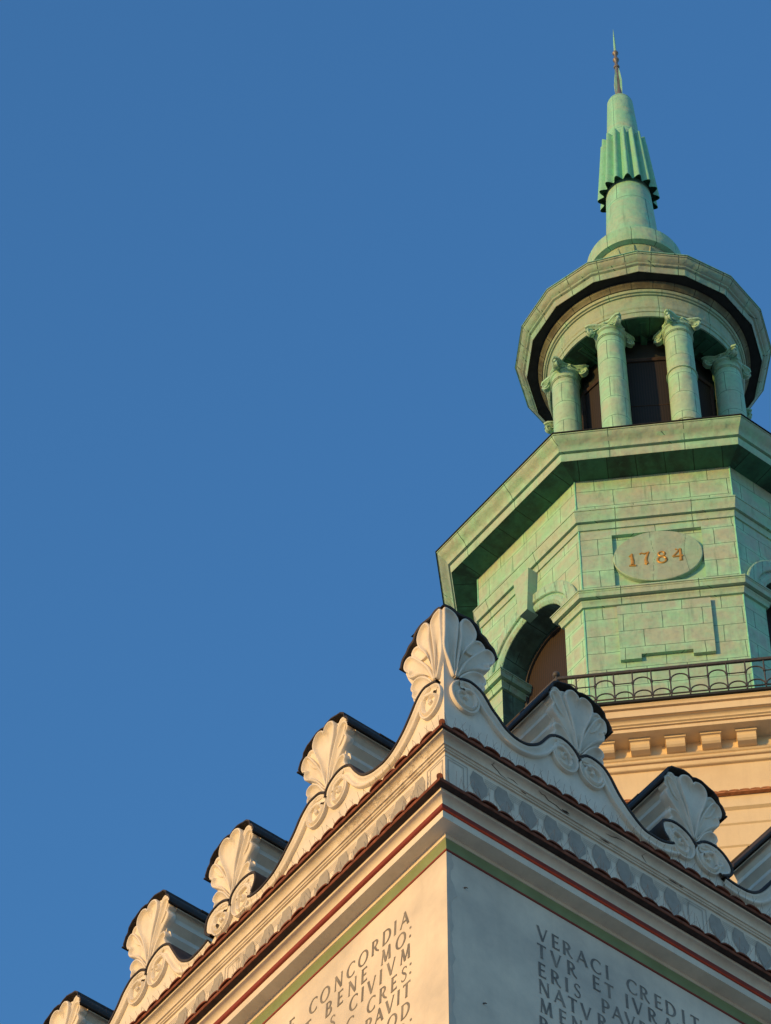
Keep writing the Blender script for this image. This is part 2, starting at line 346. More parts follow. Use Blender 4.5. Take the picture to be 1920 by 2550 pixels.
# ---- tile ledges
def tile_row(o_tip, z_slab, o_in, rise, pitch, length):
    mb = MB()
    P = [(-length, 0), (0, 0), (0, length)]
    def sw(pr):
        rows = []
        for o, z in pr: rows.append([(x, y, Z0 + z) for x, y in path_offset(P, o, False)])
        for i in range(len(rows) - 1): mb.grid([rows[i], rows[i + 1]])
    th = 0.034
    sw([(o_tip - .004, z_slab), (o_tip, z_slab), (o_tip + 0.004, z_slab + th * .5), (o_tip, z_slab + th), (0.0, z_slab + th + rise)])
    rows = [[(x, y, Z0 + z_slab) for x, y in path_offset(P, o, False)] for o in (o_in, o_tip - .004)]; mb.grid(rows, mi=1)  # near-black underside: the shadow beneath the tiles is put into the colour
    n = int(length / pitch)
    for side in 'lr':
        for i in range(n):
            c = pitch * (i + 0.30) + random.uniform(-.004, .004) + (0.02 if side == 'l' else 0)
            tip = o_tip + 0.012 + random.uniform(-.006, .006); dz = random.uniform(-.003, .003)
            ro, ri = pitch * 0.48, pitch * 0.41
            rows = []
            secs = [(tip, 0, ri, 0.30), (tip, 0, ro, 0.42), (tip - .10, rise * .34, ro, 0.40), (0.0, rise, ro * .94, .38)]
            K = 9
            for (o, dzz, r_, sq) in secs:
                rows.append([Wp(side, c + r_ * math.cos(math.pi * k / (K - 1)), z_slab + th * .6 + dz + dzz + sq * r_ * 1.25 * math.sin(math.pi * k / (K - 1)), o) for k in range(K)])
            rows.insert(0, [Wp(side, c + ri * .96 * math.cos(math.pi * k / (K - 1)), z_slab + th * .6 + dz + rise * .3 + 0.26 * ri * math.sin(math.pi * k / (K - 1)), tip - .09) for k in range(K)])
            mb.grid(rows)
    # ridge cap on the mitre
    for q, rr in ((0, .05),):
        pts = [(o_tip + .002, -(o_tip + .002), Z0 + z_slab + th + .004), (0, 0, Z0 + z_slab + th + rise + .02)]
        mb.tube(pts, [.026, .030], 10)
    return mb
tile_row(0.285, 0.226, 0.2, 0.16, 0.1628, 20.0).build('roof_tiles', [M_tile, M_sooty_shade], hall, 40)
tile_row(0.130, 1.143, 0.10, 0.055, 0.1628, 20.0).build('roof_tiles', [M_tile, M_sooty_shade], hall, 40)

# ---- painted balustrade on the frieze
def poly(mb, pts, side, o, mi=0):
    mb.add([Wp(side, u, z, o) for u, z in pts], [tuple(range(len(pts)))], mi)
def line(mb, a, b_, side, o, w=0.007):
    dx, dz = b_[0] - a[0], b_[1] - a[1]; h = math.hypot(dx, dz); nx, nz = -dz / h * w / 2, dx / h * w / 2
    poly(mb, [(a[0] - nx, a[1] - nz), (b_[0] - nx, b_[1] - nz), (b_[0] + nx, b_[1] + nz), (a[0] + nx, a[1] + nz)], side, o)
for side in 'lr':
    step = 0.2527; per = 2.50 if side == 'r' else 2.72
    for k in range(3):
        b0 = per * k; npn = 9 if side == 'r' else 10
        pw = 0.205; lb = MB()
        for a, b_ in (((b0 + .03, .30), (b0 + .03, .955)), ((b0 + .03, .955), (b0 + pw - .02, .955)), ((b0 + pw - .02, .955), (b0 + pw - .02, .30)), ((b0 + pw + .02, .30), (b0 + pw + .02, .985)), ((b0 + .0, .985), (b0 + pw + .02, .985))):
            line(lb, a, b_, side, 0.004)
        lb.build('painted_panel', M_line, hall)
        for i in range(9 if side == 'r' else 10):
            c = b0 + 0.345 + i * step
            if c + .1 > b0 + per: break
            g_ = [(-.06, .99), (.035, .985), (.05, .93), (.088, .875), (.082, .80), (.03, .72), (.01, .60), (.03, .45), (-.03, .45), (-.01, .6), (-.03, .72), (-.088, .80), (-.094, .90)]
            gb = MB(); poly(gb, [(c + x + random.uniform(-.003, .003), z + random.uniform(-.004, .004)) for x, z in g_], side, 0.004); gb.build('painted_baluster', M_paint, hall)
            lb = MB()
            for zz in (.975, .952, .930, .908):
                line(lb, (c + .055, zz), (c + step - .06 - (.985 - zz) * .3, zz), side, 0.004, .005)
            line(lb, (c + .095, .90), (c + .10, .80), side, 0.004, .005); line(lb, (c + .16, .90), (c + .15, .80), side, 0.004, .005); lb.build('painted_capital', M_line, hall)


# ---- parapet profiles (u, z) traced in the plane of the wall
PR = [(0.131, 1.982), (.177, 2.017), (.253, 2.040), (.343, 2.011), (.403, 1.953), (.461, 1.866), (.535, 1.792), (.604, 1.715), (.706, 1.668), (.818, 1.672), (.906, 1.720), (.987, 1.80), (1.061, 1.922), (1.116, 1.994), (1.206, 2.035), (1.293, 2.017), (1.36, 1.961), (1.397, 1.895)]
PR2 = [(1.43, 1.943), (1.485, 1.999), (1.574, 2.011), (1.661, 1.979), (1.727, 1.901), (1.775, 1.811), (1.823, 1.731), (1.896, 1.644), (1.983, 1.554), (2.072, 1.490), (2.156, 1.480), (2.259, 1.482), (2.345, 1.515), (2.405, 1.548)]
PR3 = [(2.345, 1.585), (2.307, 1.635), (2.291, 1.725), (2.328, 1.784), (2.417, 1.824), (2.511, 1.813), (2.583, 1.765), (2.645, 1.69)]
PR4 = [(2.676, 1.731), (2.759, 1.81), (2.857, 1.834), (2.95, 1.80), (3.019, 1.717), (3.032, 1.65), (3.007, 1.59), (2.925, 1.530)]
PR5 = [(2.961, 1.505), (3.065, 1.49), (3.21, 1.502), (3.311, 1.554), (3.42, 1.675)]
PL = [(.053, 1.922), (.147, 1.967), (.214, 1.983), (.272, 1.957), (.320, 1.910), (.359, 1.854), (.407, 1.79), (.484, 1.697), (.575, 1.620), (.663, 1.573), (.747, 1.556), (.814, 1.562), (.889, 1.577), (.965, 1.608), (1.033, 1.653), (1.093, 1.721), (1.154, 1.821), (1.198, 1.91), (1.234, 1.958), (1.286, 1.994), (1.346, 2.012), (1.415, 2.005), (1.483, 1.972), (1.525, 1.922), (1.537, 1.855)]
PL2 = [(1.55, 1.894), (1.586, 1.93), (1.639, 1.97), (1.70, 1.98), (1.769, 1.977), (1.83, 1.940), (1.890, 1.885), (1.945, 1.805), (2.01, 1.730), (2.09, 1.655), (2.154, 1.593), (2.24, 1.535), (2.33, 1.505), (2.42, 1.490), (2.50, 1.497), (2.57, 1.515), (2.62, 1.545)]
PL3 = [(2.575, 1.585), (2.545, 1.63), (2.525, 1.69), (2.53, 1.75), (2.55, 1.785), (2.60, 1.815), (2.67, 1.832), (2.747, 1.83), (2.817, 1.801), (2.856, 1.753), (2.866, 1.675)]
PL4 = [(2.907, 1.747), (2.951, 1.785), (3.025, 1.817), (3.098, 1.817), (3.159, 1.797), (3.198, 1.748), (3.210, 1.658), (3.192, 1.60), (3.130, 1.535)]
PL5 = [(3.176, 1.489), (3.25, 1.468), (3.34, 1.458), (3.433, 1.463), (3.522, 1.517), (3.602, 1.601)]
def prof_chain(segs, firstA, per, n):
    """list of smooth pieces; sharp breaks between them"""
    out = [catmull(segs[0], 3)]
    for k in range(n):
        d = per * k
        def sh(P): return [(u + d, z) for u, z in P]
        out.append(catmull(sh(segs[1]), 3)); out.append(catmull(sh(segs[2]), 3)); out.append(catmull(sh(segs[3]), 3))
        nxt = [(u + per, z) for u, z in segs[0][firstA:]]
        out.append(catmull(sh(segs[4] + nxt), 3))
    return out
CH = {'r': prof_chain([PR, PR2, PR3, PR4, PR5], 12, 2.513, 2), 'l': prof_chain([PL, PL2, PL3, PL4, PL5], 16, 2.565, 3)}
VS = {'r': [(1.397, 1.895, 'A'), (2.645, 1.69, 'B'), (3.910, 1.895, 'A'), (5.158, 1.69, 'B')],
      'l': [(1.537, 1.855, 'A'), (2.866, 1.675, 'B'), (4.102, 1.855, 'A'), (5.431, 1.675, 'B'), (6.667, 1.855, 'A')]}
TH = 0.26
def slab(mb, pts, side, o0, o1, mitre=False):
    """closed outline (u, z) given depth from o1 (back) to o0 (front)"""
    k = len(pts); vs = [Wp(side, (-o0 if abs(u) < 1e-6 and mitre else u), z, o0) for u, z in pts] + [Wp(side, (-o1 if abs(u) < 1e-6 and mitre else u), z, o1) for u, z in pts]
    mb.add(vs, [tuple(range(k)), tuple(range(2 * k - 1, k - 1, -1))] + [(i, (i + 1) % k, k + (i + 1) % k, k + i) for i in range(k)])
def ribbon(mb, pts, side, sect):
    """sweep a cross-section (inward distance d, relief o) along a top curve"""
    nr = []
    for i in range(len(pts)):
        a, b_ = pts[max(0, i - 1)], pts[min(len(pts) - 1, i + 1)]
        dx, dz = b_[0] - a[0], b_[1] - a[1]; h = math.hypot(dx, dz) or 1; nr.append((dz / h, -dx / h))
    rows = [[Wp(side, p[0] + n[0] * d, p[1] + n[1] * d, o) for p, n in zip(pts, nr)] for d, o in sect]
    mb.grid(rows)
# the wall body, left and right, meeting at the corner
for side in 'lr':
    top = [p for seg in CH[side] for p in seg]
    end = top[-1][0]
    if side == 'l':
        outl = [(0.0, 1.15), (0.0, 2.30), (0.03, 2.25), (0.035, 1.95)] + top + [(end, 1.15)]
    else:
        outl = [(0.26, 1.15), (0.26, 2.02)] + [p for p in top if p[0] > 0.27] + [(end, 1.15)]
    mb = MB()
    if side == 'r': outl = [(0.0, 1.15), (0.0, 2.30), (0.10, 2.25), (0.11, 2.0)] + top + [(end, 1.15)]
    slab(mb, outl, side, 0.0, -TH, True)
    mb.build('parapet_wall', M_orn, hall)
    # rest of the parapet out of sight: plain low wall
    mb = MB(); L_ = LX if side == 'l' else LY
    slab(mb, [(end + .002, 1.15), (end + .002, 1.7), (L_, 1.7), (L_, 1.15)], side, 0.0, -TH); mb.build('parapet_wall', M_orn, hall)
    # raised moulded band below the top edge
    mb = MB()
    sect = [(-0.004, -0.01), (-0.004, 0.030), (0.004, 0.036), (0.016, 0.036), (0.024, 0.028), (0.036, 0.016), (0.055, 0.014), (0.068, 0.022), (0.074, 0.034), (0.082, 0.038), (0.094, 0.038), (0.102, 0.030), (0.104, -0.01)]
    for seg in CH[side]: ribbon(mb, seg, side, sect)
    mb.build('parapet_moulding', M_orn, hall, 50)
    # dark metal flashing along the top edge
    mb = MB()
    fl = [(-0.002, 0.038), (-0.002, 0.046), (-0.022, 0.046), (-0.026, 0.040), (-0.026, -TH - .02), (-0.004, -TH - .02)]
    for seg in CH[side]: ribbon(mb, seg, side, [(-0.001, -TH), (-0.001, 0.038)] + fl)
    mb.build('flashing', M_metal, hall, 40)

# ---- volutes
def volute(mb, side, cu, cz, rx, rz, turn, o0=0.036, start=90):
    """moulded disc with a spiral ridge; turn +1 winds clockwise in (u,z)"""
    K = 36; sect = [(1.0, -0.01), (1.0, o0 - .006), (0.985, o0), (0.92, o0 + .002), (0.87, o0 - .008), (0.80, o0 - .024), (0.5, o0 - .031), (0.25, o0 - .028), (0.02, o0 - .024)]
    rows = [[Wp(side, cu + rx * s_ * math.cos(2 * math.pi * k / K), cz + rz * s_ * math.sin(2 * math.pi * k / K), o) for k in range(K)] for s_, o in sect]
    mb.grid(rows, close_u=True)
    pts = []; T = 46
    for i in range(T):
        f = i / (T - 1); a = R(start) - turn * f * 2 * math.pi * 1.4; r_ = 0.86 * (1 - f) ** 0.9 + 0.05
        pts.append((cu + rx * r_ * math.cos(a), cz + rz * r_ * math.sin(a), f))
    rows = []
    for i, (u, z, f) in enumerate(pts):
        a, b_ = pts[max(0, i - 1)], pts[min(T - 1, i + 1)]; dx, dz = b_[0] - a[0], b_[1] - a[1]; h = math.hypot(dx, dz) or 1
        nx, nz = -dz / h, dx / h; wd = 0.017 * (1 - f * .3); hh = 0.034 * (1 - .2 * f)
        rows.append([Wp(side, u + nx * wd * c, z + nz * wd * c, o0 - .032 + hh * s_) for c, s_ in ((-1.3, 0), (-.8, .75), (0, 1.1), (.8, .75), (1.3, 0))])
    mb.grid(rows)
    e = [[Wp(side, cu + .016 * s_ * math.cos(2 * math.pi * k / 10), cz + .018 * s_ * math.sin(2 * math.pi * k / 10), o) for k in range(10)] for s_, o in ((1, o0 - .036), (.9, o0 - .006), (.4, o0 + .002), (.01, o0 + .003))]
    mb.grid(e, close_u=True)
for side in 'lr':
    vs = [((.20, 1.835, .150, .185) if side == 'r' else (.145, 1.775, .142, .188))]
    mb = MB(); volute(mb, side, *vs[0], 1); mb.build('volute', M_orn, hall, 40)
    for (v, z, ty) in VS[side]:
        for sg in (-1, 1):
            mb = MB(); volute(mb, side, v + sg * .142, z - .055, .138, .172, sg if ty == 'A' else sg); mb.build('volute', M_orn, hall, 40)

# ---- shell palmettes
def lobe(mb, pts, base, tip, side, cu, cz, o_of, rim=0.030, mir=1, lift=0.0, flatend=False):
    jx, jz = random.uniform(.965, 1.03), random.uniform(.975, 1.02)
    pts = [(u * jx + random.uniform(-.003, .003), z * jz + random.uniform(-.003, .003)) for u, z in pts]
    P = catmull(pts, 4, closed=True)
    A = sum(P[i][0] * P[(i + 1) % len(P)][1] - P[(i + 1) % len(P)][0] * P[i][1] for i in range(len(P)))
    if A < 0: P.reverse()
    k = len(P); inn = []
    bx, bz = base; tx, tz = tip; L2 = (tx - bx) ** 2 + (tz - bz) ** 2
    for i in range(k):
        a, b_ = P[i - 1], P[(i + 1) % k]; dx, dz = b_[0] - a[0], b_[1] - a[1]; h = math.hypot(dx, dz) or 1
        t = max(0.08, min(.93, ((P[i][0] - bx) * (tx - bx) + (P[i][1] - bz) * (tz - bz)) / L2))
        sx, sz = bx + (tx - bx) * t, bz + (tz - bz) * t
        inn.append((-dz / h, dx / h, sx, sz, math.hypot(P[i][0] - sx, P[i][1] - sz)))
    rows = []
    for d, o in ((0, -.05), (0, rim * .75), (.006, rim), (.015, rim * 1.04), (.020, rim * .90), (.027, rim * .30), (.050, -rim * .12), (9, -rim * .42)):
        row = []
        for i in range(k):
            nx, nz, sx, sz, dist = inn[i]
            if d == 9: u, z = sx, sz
            else:
                e = min(d, dist * .62); vx, vz = sx - P[i][0], sz - P[i][1]; hv = math.hypot(vx, vz) or 1
                u = P[i][0] + (nx * .5 + vx / hv * .5) * e; z = P[i][1] + (nz * .5 + vz / hv * .5) * e
            row.append(Wp(side, cu + mir * u, cz + z, o_of(z) + o + lift))
        rows.append(row)
    mb.grid(rows, close_u=True)
MAIN = [(0, .10), (-.035, .22), (-.075, .42), (-.135, .60), (-.157, .71), (-.135, .79), (-.075, .825), (-.02, .805), (0, .775), (.02, .805), (.075, .825), (.135, .79), (.157, .71), (.135, .60), (.075, .42), (.035, .22)]
SIDE = [(.015, .10), (.04, .28), (.09, .43), (.17, .60), (.235, .685), (.295, .675), (.325, .61), (.315, .55), (.285, .525), (.300, .48), (.285, .43), (.22, .37), (.13, .27), (.06, .15)]
LOW = [(.02, .04), (.06, .15), (.12, .25), (.19, .31), (.255, .30), (.275, .25), (.255, .205), (.27, .16), (.25, .105), (.15, .06)]
BACKL = [(.08, .45), (.14, .68), (.205, .765), (.262, .745), (.275, .68), (.20, .52)]
CAP = [(.345, .575), (.352, .62), (.325, .69), (.292, .72), (.285, .775), (.235, .825), (.185, .838), (.160, .850), (.10, .872), (.04, .865), (0, .845)]
CAPF = CAP + [(-u, z) for u, z in CAP[-2::-1]]
BLK = [(.235, 0.0), (.235, .06), (.268, .11), (.245, .19), (.275, .26), (.262, .32), (.225, .37), (.285, .43), (.272, .50), (.315, .575)] 
def palmette(side, v, z, parent):
    ol = lambda h: -.012 + .062 * max(0, h) / .84
    mb = MB()
    inner = [(u * .965, h - .022) for u, h in CAPF]
    pts = BLK + inner + [(-u, h) for u, h in BLK[::-1]]
    slab(mb, [(v + u, z + h) for u, h in pts], side, -0.012, -0.50)
    blk = mb.build('palmette', M_orn, parent)
    mb = MB()
    for mir in (1, -1):
        lobe(mb, BACKL, (.09, .48), (.23, .72), side, v, z, ol, .016, mir, -.004)
        lobe(mb, SIDE, (.02, .12), (.25, .57), side, v, z, ol, .031, mir, .002)
        lobe(mb, LOW, (.03, .06), (.21, .20), side, v, z, ol, .030, mir, .008)
    lobe(mb, MAIN, (0, .12), (0, .70), side, v, z, ol, .034, 1, .008)
    # back plate that fills between the lobes
    bp = catmull([(.03, .03), (.20, .12), (.22, .30), (.26, .50), (.25, .70), (.10, .80), (-.10, .80), (-.25, .70), (-.26, .50), (-.22, .30), (-.20, .12), (-.03, .03)], 3, True)
    k = len(bp); mb.add([Wp(side, v + u, z + h, ol(h) - .004) for u, h in bp] + [Wp(side, v + u, z + h, -.05) for u, h in bp], [tuple(range(k))] + [(i, (i + 1) % k, k + (i + 1) % k, k + i) for i in range(k)])
    mb.build('shell_leaves', M_orn, blk, 45)
    mb = MB(); t_ = .016
    out, inn = CAPF, [(u * .972, h - .013) for u, h in CAPF]
    def W2(P, o): return [Wp(side, v + u, z + h, o) for u, h in P]
    mb.grid([W2(inn, -.54), W2(inn, .074), W2(inn, .082), W2(out, .082), W2(out, .070), W2(out, -.54), W2(inn, -.54)])
    # drip lip along both lower edges
    for sg in (1, -1):
        mb.tube([Wp(side, v + sg * .350, z + .575, .09), Wp(side, v + sg * .350, z + .575, -.56)], .010, 6)
        mb.tube([Wp(side, v + sg * .285, z + .758, -.30), Wp(side, v + sg * .285, z + .758, -.545)], .016, 6)
    mb.build('metal_cap', M_metal, blk, 30)
    return blk
for side in 'lr':
    for (v, z, ty) in VS[side]: palmette(side, v, z + (.02 if side == 'l' else 0), hall)

# ---- corner palmette, one half on either face
C2 = [(.085, .06), (.03, .20), (-.03, .35), (-.03, .55), (-.03, .74), (-.02, .86), (.05, .875), (.105, .85), (.135, .78), (.125, .60), (.105, .35)]
C1 = [(.10, .06), (.125, .35), (.15, .60), (.145, .76), (.185, .855), (.245, .868), (.30, .82), (.325, .74), (.30, .62), (.22, .48), (.15, .30), (.115, .15)]
CB = [(.22, .50), (.29, .68), (.36, .74), (.41, .72), (.42, .66), (.34, .52)]
C3 = [(.12, .07), (.18, .28), (.27, .44), (.36, .58), (.43, .65), (.49, .64), (.515, .57), (.49, .50), (.455, .46), (.46, .41), (.41, .355), (.32, .31), (.20, .20)]
C4 = [(.14, .06), (.19, .17), (.27, .26), (.35, .29), (.40, .26), (.415, .21), (.395, .16), (.40, .11), (.35, .04), (.24, .03)]
mbc = MB(); cap = MB(); blk = MB()
for side in 'lr':
    cu, cz = (0.0, 1.965) if side == 'r' else (-0.02, 1.935)
    ol = lambda h: 0.0 + .022 * max(0, h) / .84
    sc = 0.0
    lobe(mbc, CB, (.24, .52), (.37, .70), side, cu, cz, ol, .014, 1, -.004)
    lobe(mbc, C3, (.13, .10), (.41, .50), side, cu, cz, ol, .026, 1, .002)
    lobe(mbc, C4, (.15, .06), (.33, .16), side, cu, cz, ol, .026, 1, .006)
    lobe(mbc, C1, (.105, .10), (.235, .76), side, cu, cz, ol, .028, 1, .006)
    C2b = [(max(u, -.022 - cu), h) for u, h in C2]
    lobe(mbc, C2b, (.085, .10), (.055, .78), side, cu, cz, ol, .026, 1, .004)
    outl = [(0.0, -.35), (0, .86), (.06, .885), (.12, .87), (.18, .87), (.25, .885), (.32, .85), (.345, .78), (.40, .755), (.43, .70), (.48, .67), (.505, .58), (.47, .47), (.43, .38), (.40, .30), (.42, .20), (.38, .05), (.36, -.35)]
    slab(blk, [(cu + u + (.02 if side == 'l' else 0), cz + h - .02) for u, h in outl], side, -.004, -.34, True)
    co = [(-.03, .895), (.06, .915), (.125, .895), (.19, .905), (.26, .915), (.335, .88), (.365, .81), (.42, .785), (.455, .735), (.51, .69), (.535, .60)]
    if side == 'l': co = co[1:]; co.insert(0, (.0, .90))
    P = catmull(co, 3); I = [(u - .012, h - .022) for u, h in P]
    W2 = lambda Q, o: [Wp(side, cu + u, cz + h, o) for u, h in Q]
    cap.grid([W2(I, -.38), W2(I, .050), W2(P, .055), W2(P, -.38), W2(I, -.38)])
    cap.tube([Wp(side, cu + .532, cz + .59, .06), Wp(side, cu + .532, cz + .59, -.38)], .009, 6)
cp = blk.build('palmette', M_orn, hall); cp['label'] = 'folded corner palmette with a shell half on each face'
mbc.build('shell_leaves', M_orn, cp, 45); cap.build('metal_cap', M_metal, cp, 30)

# ---- inscriptions: hand-built roman capitals (flared strokes)
def strokes(ch):
    """strokes in a cell of height 1; (points, width0, width1); thick = .15, thin = .07"""
    T, t = .168, .088
    def arc(cx, cy, rx, ry, a0, a1, n=14): return [(cx + rx * math.cos(R(a0 + (a1 - a0) * i / n)), cy + ry * math.sin(R(a0 + (a1 - a0) * i / n))) for i in range(n + 1)]
    D = {
     'A': (.86, [([(.05, 0), (.44, 1)], t, t), ([(.40, 1), (.80, 0)], T, T), ([(.20, .34), (.66, .34)], t, t)], [(.05, 0, .2), (.80, 0, .22)]),
     'B': (.62, [([(.12, 0), (.12, 1)], T, T), ([(.12, .97)] + arc(.24, .76, .27, .22, 90, -90) + [(.12, .54)], 'c', t), ([(.12, .54)] + arc(.26, .29, .32, .26, 90, -90) + [(.12, .03)], 'c', t)], [(.10, 0, .16), (.10, 1, .16)]),
     'C': (.80, [(arc(.50, .5, .42, .48, 48, 312, 22), 'c', t)], [(.78, .84, .12, 1), (.78, .16, .12, 1)]),
     'D': (.86, [([(.12, 0), (.12, 1)], T, T), ([(.12, .965)] + arc(.30, .5, .46, .465, 90, -90, 18) + [(.12, .035)], 'c', t)], [(.10, 0, .16), (.10, 1, .16)]),
     'E': (.58, [([(.12, 0), (.12, 1)], T, T), ([(.12, .96), (.52, .96)], t, t), ([(.12, .52), (.46, .52)], t, t), ([(.12, .04), (.56, .04)], t, t)], [(.10, 0, .16), (.10, 1, .16), (.52, .93, .13, 1), (.56, .07, .14, 1), (.46, .52, .12, 1)]),
     'I': (.26, [([(.13, 0), (.13, 1)], T, T)], [(.13, 0, .24), (.13, 1, .24)]),
     'M': (1.0, [([(.12, 0), (.20, 1)], t, t), ([(.20, 1), (.50, .05)], T, T), ([(.50, .05), (.80, 1)], t, t), ([(.80, 1), (.88, 0)], T, T)], [(.12, 0, .2), (.88, 0, .22), (.17, 1, .16), (.83, 1, .16)]),
     'N': (.86, [([(.12, 0), (.12, 1)], t, t), ([(.12, 1), (.74, 0)], T, T), ([(.74, 0), (.74, 1)], t, t)], [(.12, 0, .2), (.10, 1, .18), (.74, 1, .2)]),
     'O': (.94, [(arc(.47, .5, .42, .48, 0, 360, 30), 'c', t)], []),
     'P': (.60, [([(.12, 0), (.12, 1)], T, T), ([(.12, .965)] + arc(.26, .72, .30, .245, 90, -90) + [(.12, .475)], 'c', t)], [(.12, 0, .22), (.10, 1, .16)]),
     'R': (.74, [([(.12, 0), (.12, 1)], T, T), ([(.12, .965)] + arc(.26, .74, .28, .225, 90, -90) + [(.12, .515)], 'c', t), ([(.32, .52), (.50, .18), (.74, .0)], T, t)], [(.12, 0, .22), (.10, 1, .16)]),
     'S': (.56, [([(.48, .86), (.36, .965), (.22, .955), (.11, .86), (.10, .72), (.20, .60), (.38, .47), (.48, .33), (.47, .16), (.36, .05), (.20, .03), (.08, .13)], 's', T)], [(.48, .86, .13, 1), (.07, .14, .13, 1)]),
     'T': (.72, [([(.36, 0), (.36, 1)], T, T), ([(.03, .96), (.69, .96)], t, t)], [(.36, 0, .24), (.04, .93, .13, 1), (.68, .93, .13, 1)]),
     'V': (.84, [([(.06, 1), (.42, 0)], T, T), ([(.42, 0), (.76, 1)], t, t)], [(.06, 1, .22), (.76, 1, .2)]),
     ':': (.2, [([(.1, .72), (.1, .86)], T * .9, T * .9), ([(.1, .12), (.1, .26)], T * .9, T * .9)], []),
    }
    return D[ch]
def letter(mb, ch, u, z, h, wf, side, sgn, o, skew=0.0):
    """u is the letter's centre; sgn +1 when reading direction is +u"""
    adv, st, ser = strokes(ch)
    def P(x, y): return Wp(side, u + sgn * (x - adv / 2 + (y - .5) * skew) * h * wf, z + y * h, o)
    for pts, w0, w1 in st:
        n = len(pts); L, Rr = [], []
        for i in range(n):
            a, b_ = pts[max(0, i - 1)], pts[min(n - 1, i + 1)]; dx, dy = b_[0] - a[0], b_[1] - a[1]; q = math.hypot(dx, dy) or 1
            dx /= q; dy /= q
            if w0 == 'c': wd = .075 + .11 * abs(dy) ** 1.5
            elif w0 == 's': wd = .075 + .085 * abs(dx * .75 - dy * .25) if 2 < i < n - 3 else .08
            else: wd = w0 + (w1 - w0) * i / max(1, n - 1); wd *= 1.12 if i in (0, n - 1) else .95
            L.append((pts[i][0] - dy * wd / 2, pts[i][1] + dx * wd / 2)); Rr.append((pts[i][0] + dy * wd / 2, pts[i][1] - dx * wd / 2))
        for i in range(n - 1):
            mb.add([P(*L[i]), P(*L[i + 1]), P(*Rr[i + 1]), P(*Rr[i])], [(0, 1, 2, 3)])
        o += .0004
    for s_ in ser:
        o += .0002
        x, y, wd = s_[:3]
        if len(s_) > 3: mb.add([P(x - .025, y - wd * .55), P(x + .02, y - wd * .6), P(x + .03, y + wd * .6), P(x - .02, y + wd * .55)], [(0, 1, 2, 3)])
        else:
            yy = .03 if y < .5 else -.03
            mb.add([P(x - wd / 2 - .02, y), P(x + wd / 2 + .02, y), P(x + wd / 2 - .03, y + yy), P(x - wd / 2 + .03, y + yy)], [(0, 1, 2, 3)])
def words(side, z, tx, us, sgn, skew):
    mb = MB(); prev = None
    for c, u in zip(tx, us):
        if prev is not None and abs(u - prev) > .195: mb.build('inscription_word', M_letter, hall); mb = MB()
        letter(mb, c, u, z + random.uniform(-.002, .002), .153, .83, side, sgn, .003, skew); prev = u
    mb.build('inscription_word', M_letter, hall)
rowsR = [(-.480, 'VERACICREDIT', [.94, 1.07, 1.19, 1.335, 1.475, 1.59, 1.84, 1.97, 2.11, 2.24, 2.37, 2.49]),
         (-.680, 'TVRETIVRAVI', [.925, 1.07, 1.225, 1.47, 1.60, 1.78, 1.89, 2.04, 2.20, 2.35, 2.46]),
         (-.890, 'ERISPAVPER', [.92, 1.055, 1.165, 1.27, 1.55, 1.67, 1.80, 1.93, 2.05, 2.18]),
         (-1.080, 'NATVRO', [.935, 1.085, 1.215, 1.35, 1.51, 1.70]), (-1.280, 'MENS', [.945, 1.11, 1.25, 1.39]), (-1.480, 'REO', [.92, 1.07, 1.22])]
for z, tx, us in rowsR:
    words('r', z - .074, tx, us, 1, 0)
rowsL = [(-.480, 'CONCORDIA', [1.69, 1.535, 1.36, 1.205, 1.045, .89, .745, .64, .52]), (-.480, 'E', [1.97]),
         (-.680, 'BENEMO:', [1.485, 1.335, 1.18, 1.03, .755, .57, .452]), (-.680, 'T', [1.76]),
         (-.875, 'SCIVIVM', [1.43, 1.165, 1.05, .935, .82, .69, .515]), (-1.08, 'CCRES:', [1.21, .94, .79, .655, .53, .452]),
         (-1.28, 'PAVIT', [.975, .84, .705, .60, .50]), (-1.48, 'OD', [.68, .515]), (-1.68, 'S:', [.56, .452]), (-1.48, 'V', [.85])]
for z, tx, us in rowsL:
    words('l', z - .076, tx, us, -1, .06)

mb = MB(); ys = []
for i in range(70):
    z = -.155 - i * .05; ys.append((z, .045 + .018 * math.sin(i * .9) * random.random() + random.uniform(-.008, .012) + (.03 if 6 < i < 10 else 0)))
mb.grid([[(.0015, .0005, Z0 + z) for z, w_ in ys], [(.003, w_ * .6, Z0 + z) for z, w_ in ys], [(.003, w_, Z0 + z) for z, w_ in ys], [(.0, w_ + .003, Z0 + z) for z, w_ in ys]])
mb.build('repaired_edge', plaster('repair_plaster', (0.56, 0.50, 0.41), (0.42, 0.38, 0.32), 0.6, 5, 0.2, 0.4), hall)
for v, z in ((.17, -.46), (.33, -1.62), (.52, -1.80)):
    mb = MB(); mb.tube([(0, v, Z0 + z), (.018, v + .01, Z0 + z - .004), (.020, v + .02, Z0 + z - .01)], [.007, .005, .003], 7); mb.build('wall_anchor', M_iron, hall)

